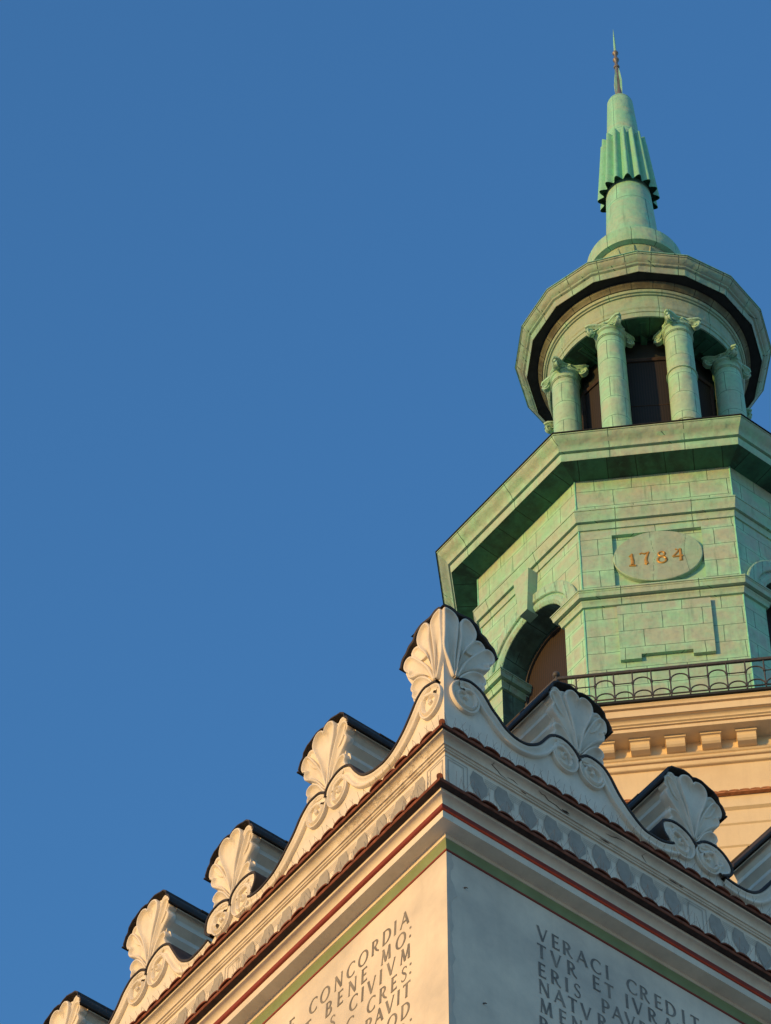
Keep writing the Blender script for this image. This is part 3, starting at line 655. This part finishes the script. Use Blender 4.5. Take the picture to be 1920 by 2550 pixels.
# ---- bird spikes
def spikes(side, z, o, n, name_label, ln=.15, fan=True):
    mb = MB(); u = .03
    end = 9.0 if side == 'l' else 6.0
    while u < end:
        for k in range(6 if side == 'r' else 5):
            a = R(-38 + 15 * k + random.uniform(-4, 4)); L_ = ln * random.uniform(.75, 1.1)
            uu = u + (k - 2.5) * .016; b0 = Vector(Wp(side, uu, z, o)); tp = Vector(Wp(side, uu + math.sin(a) * L_, z + math.cos(a) * L_, o + (.02 if k % 2 else .07)))
            mb.tube([b0, tp], .0013, 3, caps=False)
        u += .1628 if side == 'r' else .1628
    mb.tube([Wp(side, .0, z, o), Wp(side, end, z, o)], .004, 4)
    ob = mb.build('bird_spikes', M_wire, weld=False); tag(ob, name_label, 'bird spikes', 'bird spike strips on the tile ledges')
spikes('r', 1.215, .06, 40, 'thin wire bird spikes on the upper tile ledge of the shaded facade')
spikes('l', 1.215, .06, 40, 'thin wire bird spikes on the upper tile ledge of the sunlit facade', .13)
spikes('r', .40, .10, 40, 'thin wire bird spikes before the grey painted balusters, shaded facade', .24)
spikes('l', .40, .10, 40, 'thin wire bird spikes before the painted balusters, sunlit facade', .24)

# ================================================================= TOWER
CX, CY = -10.12874, 12.50023
CO = math.cos(math.pi / 8)
tower = empty('clock_tower', (CX, CY, 0))
tag(tower, 'tall octagonal tower: tan plaster below, green copper stage dated 1784, columned lantern and spire', 'tower')
def octo(Rv): return [(CX + Rv * math.cos(R(-112.5 + 45 * k)), CY + Rv * math.sin(R(-112.5 + 45 * k))) for k in range(8)]
def ring(mb, prof_, n=8, a0=R(-112.5), mis=None, apo=False):
    rows = []
    for r_, z in prof_:
        rr = r_ / math.cos(math.pi / n) if apo else r_
        rows.append([(CX + rr * math.cos(a0 + 2 * math.pi * k / n), CY + rr * math.sin(a0 + 2 * math.pi * k / n), z) for k in range(n)])
    for i in range(len(rows) - 1): mb.grid([rows[i], rows[i + 1]], close_u=True, mi=(mis[i] if mis else 0))
def FP(ang, ap, s, d, z):
    n = (math.cos(R(ang)), math.sin(R(ang))); return (CX + n[0] * (ap + d) - n[1] * s, CY + n[1] * (ap + d) + n[0] * s, z)
# --- tan plaster stage
mb = MB(); ring(mb, [(3.03, 0), (3.03, 37.60), (3.05, 37.62), (3.05, 38.0), (3.07, 38.02), (3.07, 38.26), (3.11, 38.29), (3.11, 38.50), (3.03, 38.50)], apo=True)
ring(mb, [(3.03, 38.60), (3.03, 39.22), (3.065, 39.225), (3.075, 39.235), (3.08, 39.30), (3.062, 39.302), (3.062, 39.315), (3.10, 39.318), (3.11, 39.33), (3.115, 39.355), (3.10, 39.375), (3.12, 39.385), (3.135, 39.405), (3.12, 39.42), (3.13, 39.43), (3.13, 39.59)], apo=True)
mb.build('tan_wall', M_tan, tower)
mb = MB(); ring(mb, [(3.13, 39.59), (3.41, 39.595), (3.41, 39.655), (3.39, 39.658), (3.39, 39.670), (3.428, 39.672), (3.43, 39.69), (3.455, 39.70)] + [(3.455 + .05 * (1 - math.cos(t * math.pi / 10)), 39.70 + .05 * math.sin(t * math.pi / 10)) for t in range(1, 6)] + [(3.49, 39.755), (3.49, 39.768), (3.53, 39.77), (3.53, 39.895), (3.505, 39.897), (3.505, 39.912), (3.556, 39.915), (3.556, 39.925), (3.562, 39.945), (3.575, 39.965), (3.575, 39.975)], apo=True)
mb.build('tan_cornice', M_tan, tower)
mb = MB(); ring(mb, [(3.50, 39.976), (3.61, 39.976), (3.61, 40.02), (2.5, 40.05)], apo=True); mb.build('gallery_slab', M_copblack, tower)  # black metal slab, the shade of its underside painted in
for f in range(8):
    ang = -90 + 45 * f
    for i in range(-2, 3):
        s0 = i * .465; mb = MB()
        pf = [(.17, 39.59), (.17, 39.555), (.145, 39.55), (.14, 39.54), (.14, 39.50), (.125, 39.46), (.10, 39.435), (.04, 39.425), (0, 39.425)]
        for (wd, lo, hi) in ((.14, 0, 2), (.125, 2, 8)):
            seg = pf[lo:hi + 1]
            A = [FP(ang, 3.13, s0 - wd, d, z) for d, z in seg]; B = [FP(ang, 3.13, s0 + wd, d, z) for d, z in seg]
            mb.grid([A, B])
            for Q, sg in ((A, -wd), (B, wd)):
                base = [FP(ang, 3.13, s0 + sg, -.01, z) for d, z in seg]; mb.grid([Q, base])
            if lo == 0: mb.add([A[-1], B[-1], FP(ang, 3.13, s0 + wd, -.01, seg[-1][1]), FP(ang, 3.13, s0 - wd, -.01, seg[-1][1])], [(0, 1, 2, 3)])
        mb.build('modillion', M_tan, tower)
# tile course on the tower
mb = MB(); ring(mb, [(3.03, 38.50), (3.172, 38.502), (3.172, 38.532), (3.03, 38.60)], apo=True)
for f in range(8):
    ang = -90 + 45 * f
    for i in range(-9, 10):
        c = i * .138; K = 7
        rows = [[FP(ang, 3.03, c + r_ * math.cos(math.pi * k / (K - 1)), d, z + .28 * r_ * math.sin(math.pi * k / (K - 1))) for k in range(K)] for d, z, r_ in ((.146, 38.525, .03), (.150, 38.525, .066), (0, 38.60, .062))]
        mb.grid(rows)
mb.build('roof_tiles', simple('lit_clay_tile', (0.44, 0.19, 0.085), 0.85, 0, 0.3, 14, 0.4, 0.2), tower, 40)  # brighter copy of the clay tile, sunlit tone put into the colour

# --- railing (a thing of its own on the gallery)
rail = empty('balcony_railing', (CX, CY, 40.03))
tag(rail, 'dark wrought iron railing with arched scrolls round the tower gallery', 'railing')
RA = 3.60
mb = MB(); oc = octo(RA / CO)
mb.tube([(x, y, 40.60) for x, y in oc], .024, 8, closed=True)
mb.tube([(x, y, 40.625) for x, y in oc], .016, 8, closed=True); mb.build('handrail', M_iron, rail, 40)
mb = MB(); mb.tube([(x, y, 40.075) for x, y in oc], .012, 6, closed=True); mb.build('bottom_rail', M_iron, rail, 40)
hw = RA * math.tan(math.pi / 8)
scr = MB(); npost = 12; sp = 2 * hw / npost
for f in range(8):
    ang = -90 + 45 * f
    for i in range(npost):
        s0 = -hw + sp * i + .01
        if f in (0, 1, 2):
            pm = MB(); pm.tube([FP(ang, RA, s0, 0, 40.03), FP(ang, RA, s0, 0, 40.60)], .011, 6)
            for zz in (40.10, 40.37 if i % 4 < 2 else 40.37): pm.box(FP(ang, RA, s0, 0, zz), (.032, .032, .028), Matrix.Rotation(R(ang), 3, 'Z'))
            pm.build('post', M_iron, rail)
        else: scr.tube([FP(ang, RA, s0, 0, 40.03), FP(ang, RA, s0, 0, 40.60)], .011, 6)
        pts = [FP(ang, RA, s0 + sp / 2 - sp / 2 * .93 * math.cos(math.pi * k / 10), 0, 40.10 + .10 * math.sin(math.pi * k / 10)) for k in range(11)]
        scr.tube(pts, .011, 5)
        if i % 2 == 0:
            pts = [FP(ang, RA, s0 + sp / 2 - sp / 2 * .93 * math.cos(math.pi * k / 10), 0, 40.37 + .10 * math.sin(math.pi * k / 10)) for k in range(11)]
            scr.tube(pts, .011, 5)
        else: scr.tube([FP(ang, RA, s0, 0, 40.37), FP(ang, RA, s0 + sp, 0, 40.37)], .009, 5)
scr.build('scrollwork', M_iron, rail, 40)
for x, y in oc:
    mb = MB(); mb.tube([(x, y, 40.03), (x, y, 40.64)], .02, 8); mb.sphere((x, y, 40.69), .052, 14); mb.build('corner_post', M_iron, rail, 50)

# --- green copper stage
AP = 2.69
def faced(mb, ang, quads, mi=0):
    for q in quads: mb.add([FP(ang, AP, s, d, z) for s, d, z in q], [tuple(range(len(q)))], mi)
hwv = AP * math.tan(math.pi / 8)
def rect(s0, s1, z0, z1, d=0.0): return [(s0, d, z0), (s1, d, z0), (s1, d, z1), (s0, d, z1)]
RO, ZS = .70, 43.45
def plaque_face(ang):
    mb = MB(); Q = []
    a, b_, zl, zh = -.65, .63, 43.65, 44.83
    Q += [rect(-hwv, hwv, zh, 44.99), rect(-hwv, a, zl, zh), rect(b_, hwv, zl, zh), rect(-hwv, hwv, 40.0, zl)]
    dd = -.055
    Q += [rect(a, b_, zl, zh, dd), [(a, 0, zl), (a, dd, zl), (a, dd, zh), (a, 0, zh)], [(b_, 0, zl), (b_, dd, zl), (b_, dd, zh), (b_, 0, zh)], [(a, 0, zh), (b_, 0, zh), (b_, dd, zh), (a, dd, zh)], [(a, 0, zl), (b_, 0, zl), (b_, dd, zl), (a, dd, zl)]]
    faced(mb, ang, Q); w_ = mb.build('wall_panel', M_cop, tower)
    # raised field with stepped foot
    mb = MB(); p = [(-.65, 43.12), (-.65, 41.93), (-.36, 41.93), (-.36, 42.02), (.35, 42.02), (.35, 41.93), (.655, 41.93), (.655, 43.12)]
    k = len(p); d1 = .055
    mb.add([FP(ang, AP, s, d1, z) for s, z in p] + [FP(ang, AP, s, 0, z) for s, z in p], [tuple(range(k))] + [(i, (i + 1) % k, k + (i + 1) % k, k + i) for i in range(k)])
    mb.build('raised_panel', M_cop, tower)
    mb = MB(); K = 64; rows = []
    for sc, d in ((1.0, dd), (1.0, .010), (.985, .018), (.02, .024)):
        rows.append([FP(ang, AP, -.015 + .635 * sc * math.cos(2 * math.pi * k_ / K), d, 44.24 + .572 * sc * math.sin(2 * math.pi * k_ / K)) for k_ in range(K)])
    mb.grid(rows, close_u=True); ov = mb.build('oval_plaque', M_copplq, tower, 30)
    return ov
M_seam = simple('bright_patina', (0.22, 0.60, 0.40), 0.6, 0, 0.2, 10)
M_copplq = copper('copper_plaque', (0.27, 0.45, 0.31), (0.33, 0.40, 0.30), 0.62, 9.0, 0.003, 0.9)
def arch_face(ang):
    mb = MB(); n = 24; Q = []
    Q += [rect(-hwv, -RO, 40.0, 44.99), rect(RO, hwv, 40.0, 44.99)]
    A = [(RO * math.cos(math.pi * i / n), ZS + RO * math.sin(math.pi * i / n)) for i in range(n + 1)]
    for i in range(n):
        (s1, z1), (s0, z0) = A[i], A[i + 1]; Q.append([(s0, 0, z0), (s1, 0, z1), (s1, 0, 44.99), (s0, 0, 44.99)])
    faced(mb, ang, Q); mb.build('wall_panel', M_cop, tower)
    mb = MB(); B = [(RO, 40.0)] + A + [(-RO, 40.0)]
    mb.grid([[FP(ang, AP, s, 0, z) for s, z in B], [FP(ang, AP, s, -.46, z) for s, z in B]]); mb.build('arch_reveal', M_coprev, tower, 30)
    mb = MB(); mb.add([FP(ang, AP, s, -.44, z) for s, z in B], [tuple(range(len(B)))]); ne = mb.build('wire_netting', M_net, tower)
    mb = MB()
    C = [(RO * .985, 40.0)] + [(s * .985, ZS + (z - ZS) * .985) for s, z in A] + [(-RO * .985, 40.0)]; D_ = [(s * .93, z if z < ZS else ZS + (z - ZS) * .93) for s, z in C]
    mb.grid([[FP(ang, AP, s, -.435, z) for s, z in C], [FP(ang, AP, s, -.40, z) for s, z in C], [FP(ang, AP, s, -.40, z) for s, z in D_], [FP(ang, AP, s, -.435, z) for s, z in D_]]); mb.build('frame', M_iron, ne)
    # archivolt
    mb = MB(); cs = [(1.045, 0), (1.05, .055), (1.03, .066), (.875, .062), (.865, .050), (.860, .022), (.835, .030), (.80, .046), (.75, .042), (.715, .020), (.702, .010), (.702, 0)]; rows = []
    for (r_, d) in cs: rows.append([FP(ang, AP, r_ * math.cos(math.pi * i / 36), d, ZS + r_ * math.sin(math.pi * i / 36)) for i in range(37)])
    mb.grid(rows); mb.build('archivolt', M_coparch, tower, 25)
    mb = MB(); kp = [(-.085, 44.12), (.085, 44.12), (.175, 44.985), (-.175, 44.985)]
    F_ = [FP(ang, AP, s, .15 if z < 44.5 else .17, z) for s, z in kp]; B_ = [FP(ang, AP, s, -.05, z) for s, z in kp]
    mb.add(F_ + B_, [(0, 1, 2, 3), (7, 6, 5, 4), (0, 1, 5, 4), (1, 2, 6, 5), (2, 3, 7, 6), (3, 0, 4, 7)]); mb.build('keystone', M_copc, tower)
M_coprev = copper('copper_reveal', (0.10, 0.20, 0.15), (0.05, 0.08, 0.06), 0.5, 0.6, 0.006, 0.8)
M_coparch = copper('copper_arch', (0.25, 0.50, 0.35), (0.37, 0.41, 0.32), 0.16, 9, 0.004, 0.8)
plq = None
for k in range(4):
    arch_face(-90 + 90 * k); ov = plaque_face(-45 + 90 * k)
    if k == 0: plq = ov
# lower string course round each pier, returning into the reveals
lsp = [(0.0, 43.515), (.035, 43.500), (.142, 43.458), (.142, 43.436), (.130, 43.433), (.128, 43.415), (.134, 43.405), (.124, 43.395), (.118, 43.365), (.114, 43.330), (.110, 43.318), (.035, 43.318), (.035, 43.302), (.060, 43.300), (.060, 43.275), (.050, 43.262), (.040, 43.225), (.036, 43.195), (.034, 43.185), (0.0, 43.180)]
for k in range(4):
    a1, a0, a2 = -45 + 90 * k, -90 + 90 * k, 90 * k
    P = [FP(a0, AP, RO, -.44, 0)[:2], FP(a0, AP, RO, 0, 0)[:2], FP(a0, AP, hwv, 0, 0)[:2], FP(a1, AP, hwv, 0, 0)[:2], FP(a2, AP, -RO, 0, 0)[:2], FP(a2, AP, -RO, -.44, 0)[:2]]
    mb = MB(); sweep(mb, P, lsp); mb.build('string_course', M_copc, tower, 28)
mb = MB(); ring(mb, [(2.908, 44.975), (2.936, 44.977), (2.940, 45.075), (2.948, 45.090), (2.952, 45.100), (2.925, 45.103), (2.925, 45.118), (2.990, 45.118), (2.992, 45.165), (3.002, 45.20), (3.020, 45.25), (3.030, 45.29), (3.032, 45.315), (3.043, 45.318), (3.043, 45.345), (2.95, 45.385), (2.95, 45.40)]); mb.build('upper_string_course', M_copc, tower, 28)
mb = MB(); ring(mb, [(2.95, 45.40), (2.95, 45.98), (2.956, 46.14)]); mb.build('upper_wall', M_cop, tower)
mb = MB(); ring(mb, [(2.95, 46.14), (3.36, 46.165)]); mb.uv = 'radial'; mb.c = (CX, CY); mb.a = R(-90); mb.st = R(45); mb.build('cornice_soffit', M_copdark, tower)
mb = MB(); ring(mb, [(3.36, 46.165), (3.372, 46.19), (3.376, 46.31), (3.376, 46.318), (3.345, 46.322), (3.345, 46.345), (3.412, 46.345), (3.42, 46.365), (3.43, 46.40), (3.46, 46.44), (3.51, 46.48), (3.555, 46.525), (3.572, 46.56), (3.585, 46.562), (3.585, 46.585)]); mb.build('main_cornice', M_copc, tower, 28)
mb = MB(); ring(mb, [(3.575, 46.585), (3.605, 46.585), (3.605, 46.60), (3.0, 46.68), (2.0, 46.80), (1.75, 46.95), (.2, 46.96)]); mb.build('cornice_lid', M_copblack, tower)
for k in range(8):
    ca, sa = math.cos(R(-112.5 + 45 * k)), math.sin(R(-112.5 + 45 * k))
    for z0_, z1_, rv in ((40.0, 43.17, 2.912), (43.50, 44.98, 2.912), (45.40, 46.14, 2.952)):
        mb = MB(); mb.tube([(CX + rv * ca, CY + rv * sa, z0_ + (z1_ - z0_) * i / 6) for i in range(7)], [.013 + random.uniform(-.002, .003) for i in range(7)], 6); mb.build('corner_seam', M_seam, tower, 50)
# numerals 1784
def digit(mb, ch, c, z, h):
    D = {'1': [([(.08, .80), (.20, .90)], .10, .16), ([(.22, 1.0), (.20, .85), (.24, .40), (.22, .10)], .13, .20), ([(.04, .04), (.40, .0)], .10, .12)],
         '7': [([(.0, .90), (.10, .98), (.24, .90), (.40, .96), (.50, 1.0)], .10, .14), ([(.46, .95), (.36, .62), (.30, .30), (.36, .02)], .12, .20), ([(.24, .06), (.36, .0)], .12, .14)],
         '8': [([(.26 + .17 * math.cos(R(a)), .77 + .18 * math.sin(R(a))) for a in range(0, 361, 24)], .12, .12), ([(.26 + .23 * math.cos(R(a)), .28 + .26 * math.sin(R(a))) for a in range(0, 361, 24)], .14, .14)],
         '4': [([(.44, 1.0), (.44, .0)], .13, .17), ([(.40, .98), (.22, .66), (.02, .38)], .08, .12), ([(.02, .36), (.56, .40)], .12, .12), ([(.16, .98), (.26, .96)], .05, .08)]}[ch]
    for q, (pts, w0, w1) in enumerate(D):
        n = len(pts); rows = []
        for i in range(n):
            a, b_ = pts[max(0, i - 1)], pts[min(n - 1, i + 1)]
            if ch == '8' and i in (0, n - 1): a, b_ = pts[-2], pts[1]
            dx, dy = b_[0] - a[0], b_[1] - a[1]; qh = math.hypot(dx, dy) or 1; nx, ny = -dy / qh, dx / qh; wd = (w0 + (w1 - w0) * i / max(1, n - 1)) / 2 * 1.05
            rows.append([FP(-45, AP, c + (pts[i][0] - .25 + nx * wd * e) * h, (.020 + hh * .5 + q * .0007), z + (pts[i][1] + ny * wd * e) * h) for e, hh in ((-1, -.004), (-1, .012), (-.35, .030), (.35, .030), (1, .012), (1, -.004))])
        mb.grid(rows)
        for r_ in (rows[0], rows[-1]): mb.add(r_, [tuple(range(6))])
mb = MB()
for ch, c, dz in (('1', -.375, -.01), ('7', -.205, .0), ('8', .035, -.005), ('4', .255, .01)): digit(mb, ch, c, 44.05 + dz, .27)
dg = mb.build('date_numerals', M_gold, plq, 60); dg['label'] = 'gilded numerals 1784'

# --- lantern
CR = 1.408; DA = 2.55
for k in range(8):
    a = R(-112.5 + 45 * k + DA); x, y = CX + CR * math.cos(a), CY + CR * math.sin(a)
    mb = MB()
    mb.lathe((x, y), [(.30, 46.9), (.30, 47.0), (.27, 47.05), (.275, 47.1), (.245, 47.16), (.240, 47.2), (.238, 48.5), (.232, 49.9), (.224, 51.2), (.218, 51.62), (.218, 51.90)], 36)
    col = mb.build('column', M_copcol, tower, 40, cyl=(x, y, .235))
    mb = MB(); 
    for zz, rr in ((51.63, .232), (51.655, .238)): mb.lathe((x, y), [(.215, zz - .012), (rr, zz - .008), (rr + .004, zz), (rr, zz + .008), (.215, zz + .012)], 36)
    mb.build('neck_ring', M_copcol, col, 40)
    for zz in ((49.2, 50.6) if k in (2, 6) else ()):
        mb = MB(); mb.lathe((x, y), [(.225, zz - .015), (.247, zz - .01), (.249, zz), (.247, zz + .01), (.225, zz + .015)], 36); mb.build('band', M_copcol, col, 40)
    mb = MB()
    # capital: concave abacus, four scrolls, swags
    K = 48; rows = []
    for (sc, z) in ((.80, 51.90), (.93, 51.925), (.90, 51.94), (1.0, 51.95), (1.03, 51.975), (1.0, 51.99), (.6, 51.992)):
        row = []
        for i in range(K):
            t_ = 2 * math.pi * i / K + a + math.pi / 4; q = abs(math.cos(2 * (t_ - a - math.pi / 4)))
            r_ = .235 + .185 * q ** 6
            row.append((x + sc * r_ * math.cos(t_), y + sc * r_ * math.sin(t_), z))
        rows.append(row)
    mb.grid(rows, close_u=True)
    mb.lathe((x, y), [(.218, 51.80), (.245, 51.82), (.25, 51.85), (.235, 51.885), (.20, 51.90)], 32)
    for q in range(4):
        t_ = a + math.pi / 4 + q * math.pi / 2; er = Vector((math.cos(t_), math.sin(t_), 0)); et = Vector((-math.sin(t_), math.cos(t_), 0)); ez = Vector((0, 0, 1))
        c = Vector((x, y, 51.835)) + er * .33
        # scroll drum with its axis along the tangent, spiralling outwards
        for sg in (-1, 1):
            rows = []
            for rr, dd in ((.070, .002), (.070, .036), (.063, .042), (.053, .042), (.050, .034), (.030, .030), (.026, .046), (.004, .050)):
                rows.append([c + (er * math.cos(2 * math.pi * i / 20) + ez * math.sin(2 * math.pi * i / 20)) * rr + et * dd * sg for i in range(20)])
            mb.grid(rows, close_u=True)
        pts = [Vector((x, y, 51.90)) + er * .17, Vector((x, y, 51.92)) + er * .27, Vector((x, y, 51.91)) + er * .38, c + er * .07]
        mb.tube(pts, [.03, .032, .030, .022], 8)
        # swag to the next scroll with a flower in the middle
        t2 = t_ + math.pi / 4; fr = Vector((math.cos(t2), math.sin(t2), 0)); fc = Vector((x, y, 51.935)) + fr * .235
        mb.sphere(fc, .028, 8)
        for j in range(5):
            aa = 2 * math.pi * j / 5; mb.sphere(fc + (Vector((-fr.y, fr.x, 0)) * math.cos(aa) + ez * math.sin(aa)) * .030, .016, 6)
        e0, e1 = c + er * .01 + ez * .0, Vector((x, y, 51.835)) + Vector((math.cos(t_ + math.pi / 2), math.sin(t_ + math.pi / 2), 0)) * .33
        mb.tube([e0, e0.lerp(fc, .55) - ez * .035, fc - ez * .03, fc.lerp(e1, .45) - ez * .035, e1], .012, 6)
    mb.build('capital', M_copcol, col, 40)
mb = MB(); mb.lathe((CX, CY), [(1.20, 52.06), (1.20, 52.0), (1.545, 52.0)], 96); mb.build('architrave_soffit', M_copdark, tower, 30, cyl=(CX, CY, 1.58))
mb = MB(); mb.lathe((CX, CY), [(1.545, 52.0), (1.57, 52.0), (1.575, 52.02), (1.575, 52.11), (1.59, 52.118), (1.592, 52.19), (1.60, 52.20), (1.61, 52.225), (1.595, 52.24)], 96); mb.build('architrave', M_copfrieze, tower, 30, cyl=(CX, CY, 1.58))
mb = MB(); mb.lathe((CX, CY), [(1.595, 52.24), (1.595, 52.55)], 96); mb.build('lantern_frieze', M_copfrieze, tower, 30, cyl=(CX, CY, 1.58))
mb = MB(); mb.lathe((CX, CY), [(1.595, 52.55), (1.585, 52.556), (1.62, 52.558), (1.628, 52.575), (1.622, 52.592), (1.612, 52.60), (1.645, 52.605), (1.655, 52.63), (1.66, 52.652), (1.645, 52.658)], 96); mb.build('bed_moulding', M_copfrieze, tower, 40, cyl=(CX, CY, 1.7))
mb = MB(); mb.lathe((CX, CY), [(1.645, 52.658), (1.675, 52.662), (1.69, 52.70), (1.72, 52.725), (1.735, 52.74), (1.74, 52.77)], 96); mb.build('upper_bed_moulding', M_brown, tower, 40, cyl=(CX, CY, 1.7))
A16 = R(-45 + 2.2)
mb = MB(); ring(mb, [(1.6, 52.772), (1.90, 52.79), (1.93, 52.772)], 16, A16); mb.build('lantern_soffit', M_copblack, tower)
mb = MB(); ring(mb, [(1.925, 52.77), (1.935, 52.80), (1.95, 52.87), (1.955, 52.90), (1.99, 52.915), (2.0, 52.93), (2.0, 52.945), (2.03, 52.965), (2.065, 53.01), (2.085, 53.055), (2.10, 53.06), (2.10, 53.09)], 16, A16)
M_copc2 = copper('copper_patina_lantern', (0.24, 0.43, 0.29), (0.30, 0.345, 0.26), 0.45, 6.0, 0.008, 0.85)
mb.build('lantern_cornice', M_copc2, tower, 20)
mb = MB(); ring(mb, [(2.10, 53.09), (2.118, 53.092), (2.115, 53.11), (1.5, 53.45), (1.0, 53.95), (.70, 54.6), (.60, 55.0)], 16, A16); mb.build('lantern_roof', M_copspire, tower, 20, cyl=(CX, CY, 1))
mb = MB(); mb.lathe((CX, CY), [(.60, 55.0), (.60, 55.15), (.62, 55.22), (.66, 55.32), (.72, 55.40), (.725, 55.47)], 48)
for k in range(16):
    a = A16 + 2 * math.pi * k / 16; mb.tube([(CX + .61 * math.cos(a), CY + .61 * math.sin(a), 55.05), (CX + .63 * math.cos(a), CY + .63 * math.sin(a), 55.22), (CX + .72 * math.cos(a), CY + .72 * math.sin(a), 55.42)], .022, 6)
mb.build('spire_neck', M_copfrieze, tower, 40, cyl=(CX, CY, .6))
# ceiling and core of the lantern
mb = MB(); mb.lathe((CX, CY), [(1.25, 52.06), (.02, 52.10)], 48)
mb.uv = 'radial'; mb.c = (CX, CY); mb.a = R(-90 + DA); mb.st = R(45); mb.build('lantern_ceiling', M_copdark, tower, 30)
mb = MB()
for k in range(8):
    a = R(-90 + 45 * k + DA)
    for rr in (1.2,):
        p = [(CX + 1.45 * math.cos(a), CY + 1.45 * math.sin(a), 52.02), (CX + .9 * math.cos(a), CY + .9 * math.sin(a), 52.02)]
        mb = MB(); mb.box(((p[0][0] + p[1][0]) / 2, (p[0][1] + p[1][1]) / 2, 52.02), (.55, .10, .08), Matrix.Rotation(a, 3, 'Z')); mb.build('ceiling_beam', M_copdark, tower)
mb = MB(); n8 = 8; rr = 1.02 / CO
vv = [(CX + rr * math.cos(R(-112.5 + 45 * k + DA)), CY + rr * math.sin(R(-112.5 + 45 * k + DA))) for k in range(8)]
for k in range(8):
    (x0, y0), (x1, y1) = vv[k], vv[(k + 1) % 8]
    mb.add([(x0, y0, 46.95), (x1, y1, 46.95), (x1, y1, 51.55), (x0, y0, 51.55)], [(0, 1, 2, 3)])
mb.build('lantern_screen', M_net2, tower)
mb = MB()
for k in range(8):
    x0, y0 = vv[k]; mb.tube([(x0, y0, 46.95), (x0, y0, 51.6)], .035, 6)
    x1, y1 = vv[(k + 1) % 8]
    for zz in (47.9, 48.7, 49.5, 50.3): 
        mb.tube([(x0 * 1.0, y0, zz), (x1, y1, zz + .0)], .010, 5)
    mb.tube([(x0, y0, 51.55), (x1, y1, 51.55)], .05, 6)
mb.build('screen_frame', M_sooty_shade, tower)
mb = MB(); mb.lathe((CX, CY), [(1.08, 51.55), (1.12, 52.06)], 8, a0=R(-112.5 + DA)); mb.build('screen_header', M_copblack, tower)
# --- spire
mb = MB(); mb.lathe((CX, CY), [(.725, 55.47), (.825, 55.47), (.832, 55.50), (.825, 55.84), (.815, 55.87), (.62, 55.93), (.50, 56.0)], 64)
M_copdrum = copper('copper_drum', (0.23, 0.52, 0.32), G2, 0.42, 9.0, 0.006, 0.4)
mb.build('spire_drum', M_copdrum, tower, 30, cyl=(CX, CY, .8))
mb = MB(); mb.lathe((CX, CY), [(.49, 55.98), (.475, 56.2), (.458, 56.55), (.430, 57.2), (.40, 57.9), (.352, 58.9), (.306, 59.8), (.262, 60.7), (.234, 61.26), (.217, 61.31), (.17, 61.335), (.03, 61.35)], 64); mb.build('spire_cone', M_copspire, tower, 35, cyl=(CX, CY, .35))
mb = MB(); K = 16 * 14; rows = []
def skr(z, a, th=0.0):
    f = (z - 58.02) / 1.78; r0 = .492 - .122 * f; am = .053 - .008 * f
    q = (1 + math.cos(a * 16)) / 2
    return r0 + am * (2 * q ** 0.8 - 1) - th
for z in (58.02, 58.4, 58.8, 59.2, 59.6, 59.8):
    rows.append([(CX + skr(z, 2 * math.pi * i / K) * math.cos(2 * math.pi * i / K + .05), CY + skr(z, 2 * math.pi * i / K) * math.sin(2 * math.pi * i / K + .05), z + (.03 * math.cos(16 * 2 * math.pi * i / K) if z == 59.8 else 0)) for i in range(K)])
mb.grid(rows, close_u=True)
inn = [[(CX + skr(z, 2 * math.pi * i / K, .012) * math.cos(2 * math.pi * i / K + .05), CY + skr(z, 2 * math.pi * i / K, .012) * math.sin(2 * math.pi * i / K + .05), z) for i in range(K)] for z in (58.02, 58.12)]
mb.grid([rows[0], inn[0], inn[1], [(CX + .385 * math.cos(2 * math.pi * i / K), CY + .385 * math.sin(2 * math.pi * i / K), 58.14) for i in range(K)]], close_u=True, mi=1)
mb.grid([rows[-1], [(CX + .293 * math.cos(2 * math.pi * i / K), CY + .293 * math.sin(2 * math.pi * i / K), 59.76) for i in range(K)]], close_u=True)
M_copsk = copper('copper_collar', (0.19, 0.55, 0.34), (0.28, 0.44, 0.32), 3.0, 9.0, 0.003, 0.3)
mb.build('fluted_collar', [M_copsk, M_copdark], tower, 40, cyl=(CX, CY, .4))
# --- finial
mb = MB(); mb.lathe((CX, CY), [(.075, 61.33), (.07, 61.5), (.062, 61.9), (.05, 62.3), (.036, 62.6), (.050, 62.60), (.058, 62.63), (.050, 62.66), (.03, 62.68), (.03, 62.84), (.052, 62.86), (.060, 62.89), (.052, 62.92), (.03, 62.94), (.028, 63.09), (.050, 63.11), (.058, 63.14), (.048, 63.17), (.024, 63.20)], 14)
fin = mb.build('finial', M_finial, tower, 50)
mb = MB(); mb.lathe((CX, CY), [(.024, 63.20), (.022, 63.45), (.014, 63.75), (.003, 64.03)], 10); mb.build('needle', M_copspire, fin, 50)
mb = MB()
for k in range(4):
    a = R(-80 + 90 * k); er = Vector((math.cos(a), math.sin(a), 0)); et = Vector((-er.y, er.x, 0)); rows = []
    for z, r0, wd in ((61.45, .06, .008), (61.75, .085, .022), (62.05, .095, .028), (62.3, .075, .02), (62.55, .045, .006)):
        rows.append([Vector((CX, CY, z)) + er * (r0 - .03) - et * wd, Vector((CX, CY, z)) + er * r0, Vector((CX, CY, z)) + er * (r0 - .03) + et * wd, Vector((CX, CY, z)) + er * (r0 - .05)])
    mb.grid(rows, close_u=True)
mb.build('leaf', M_copspire, fin, 50)
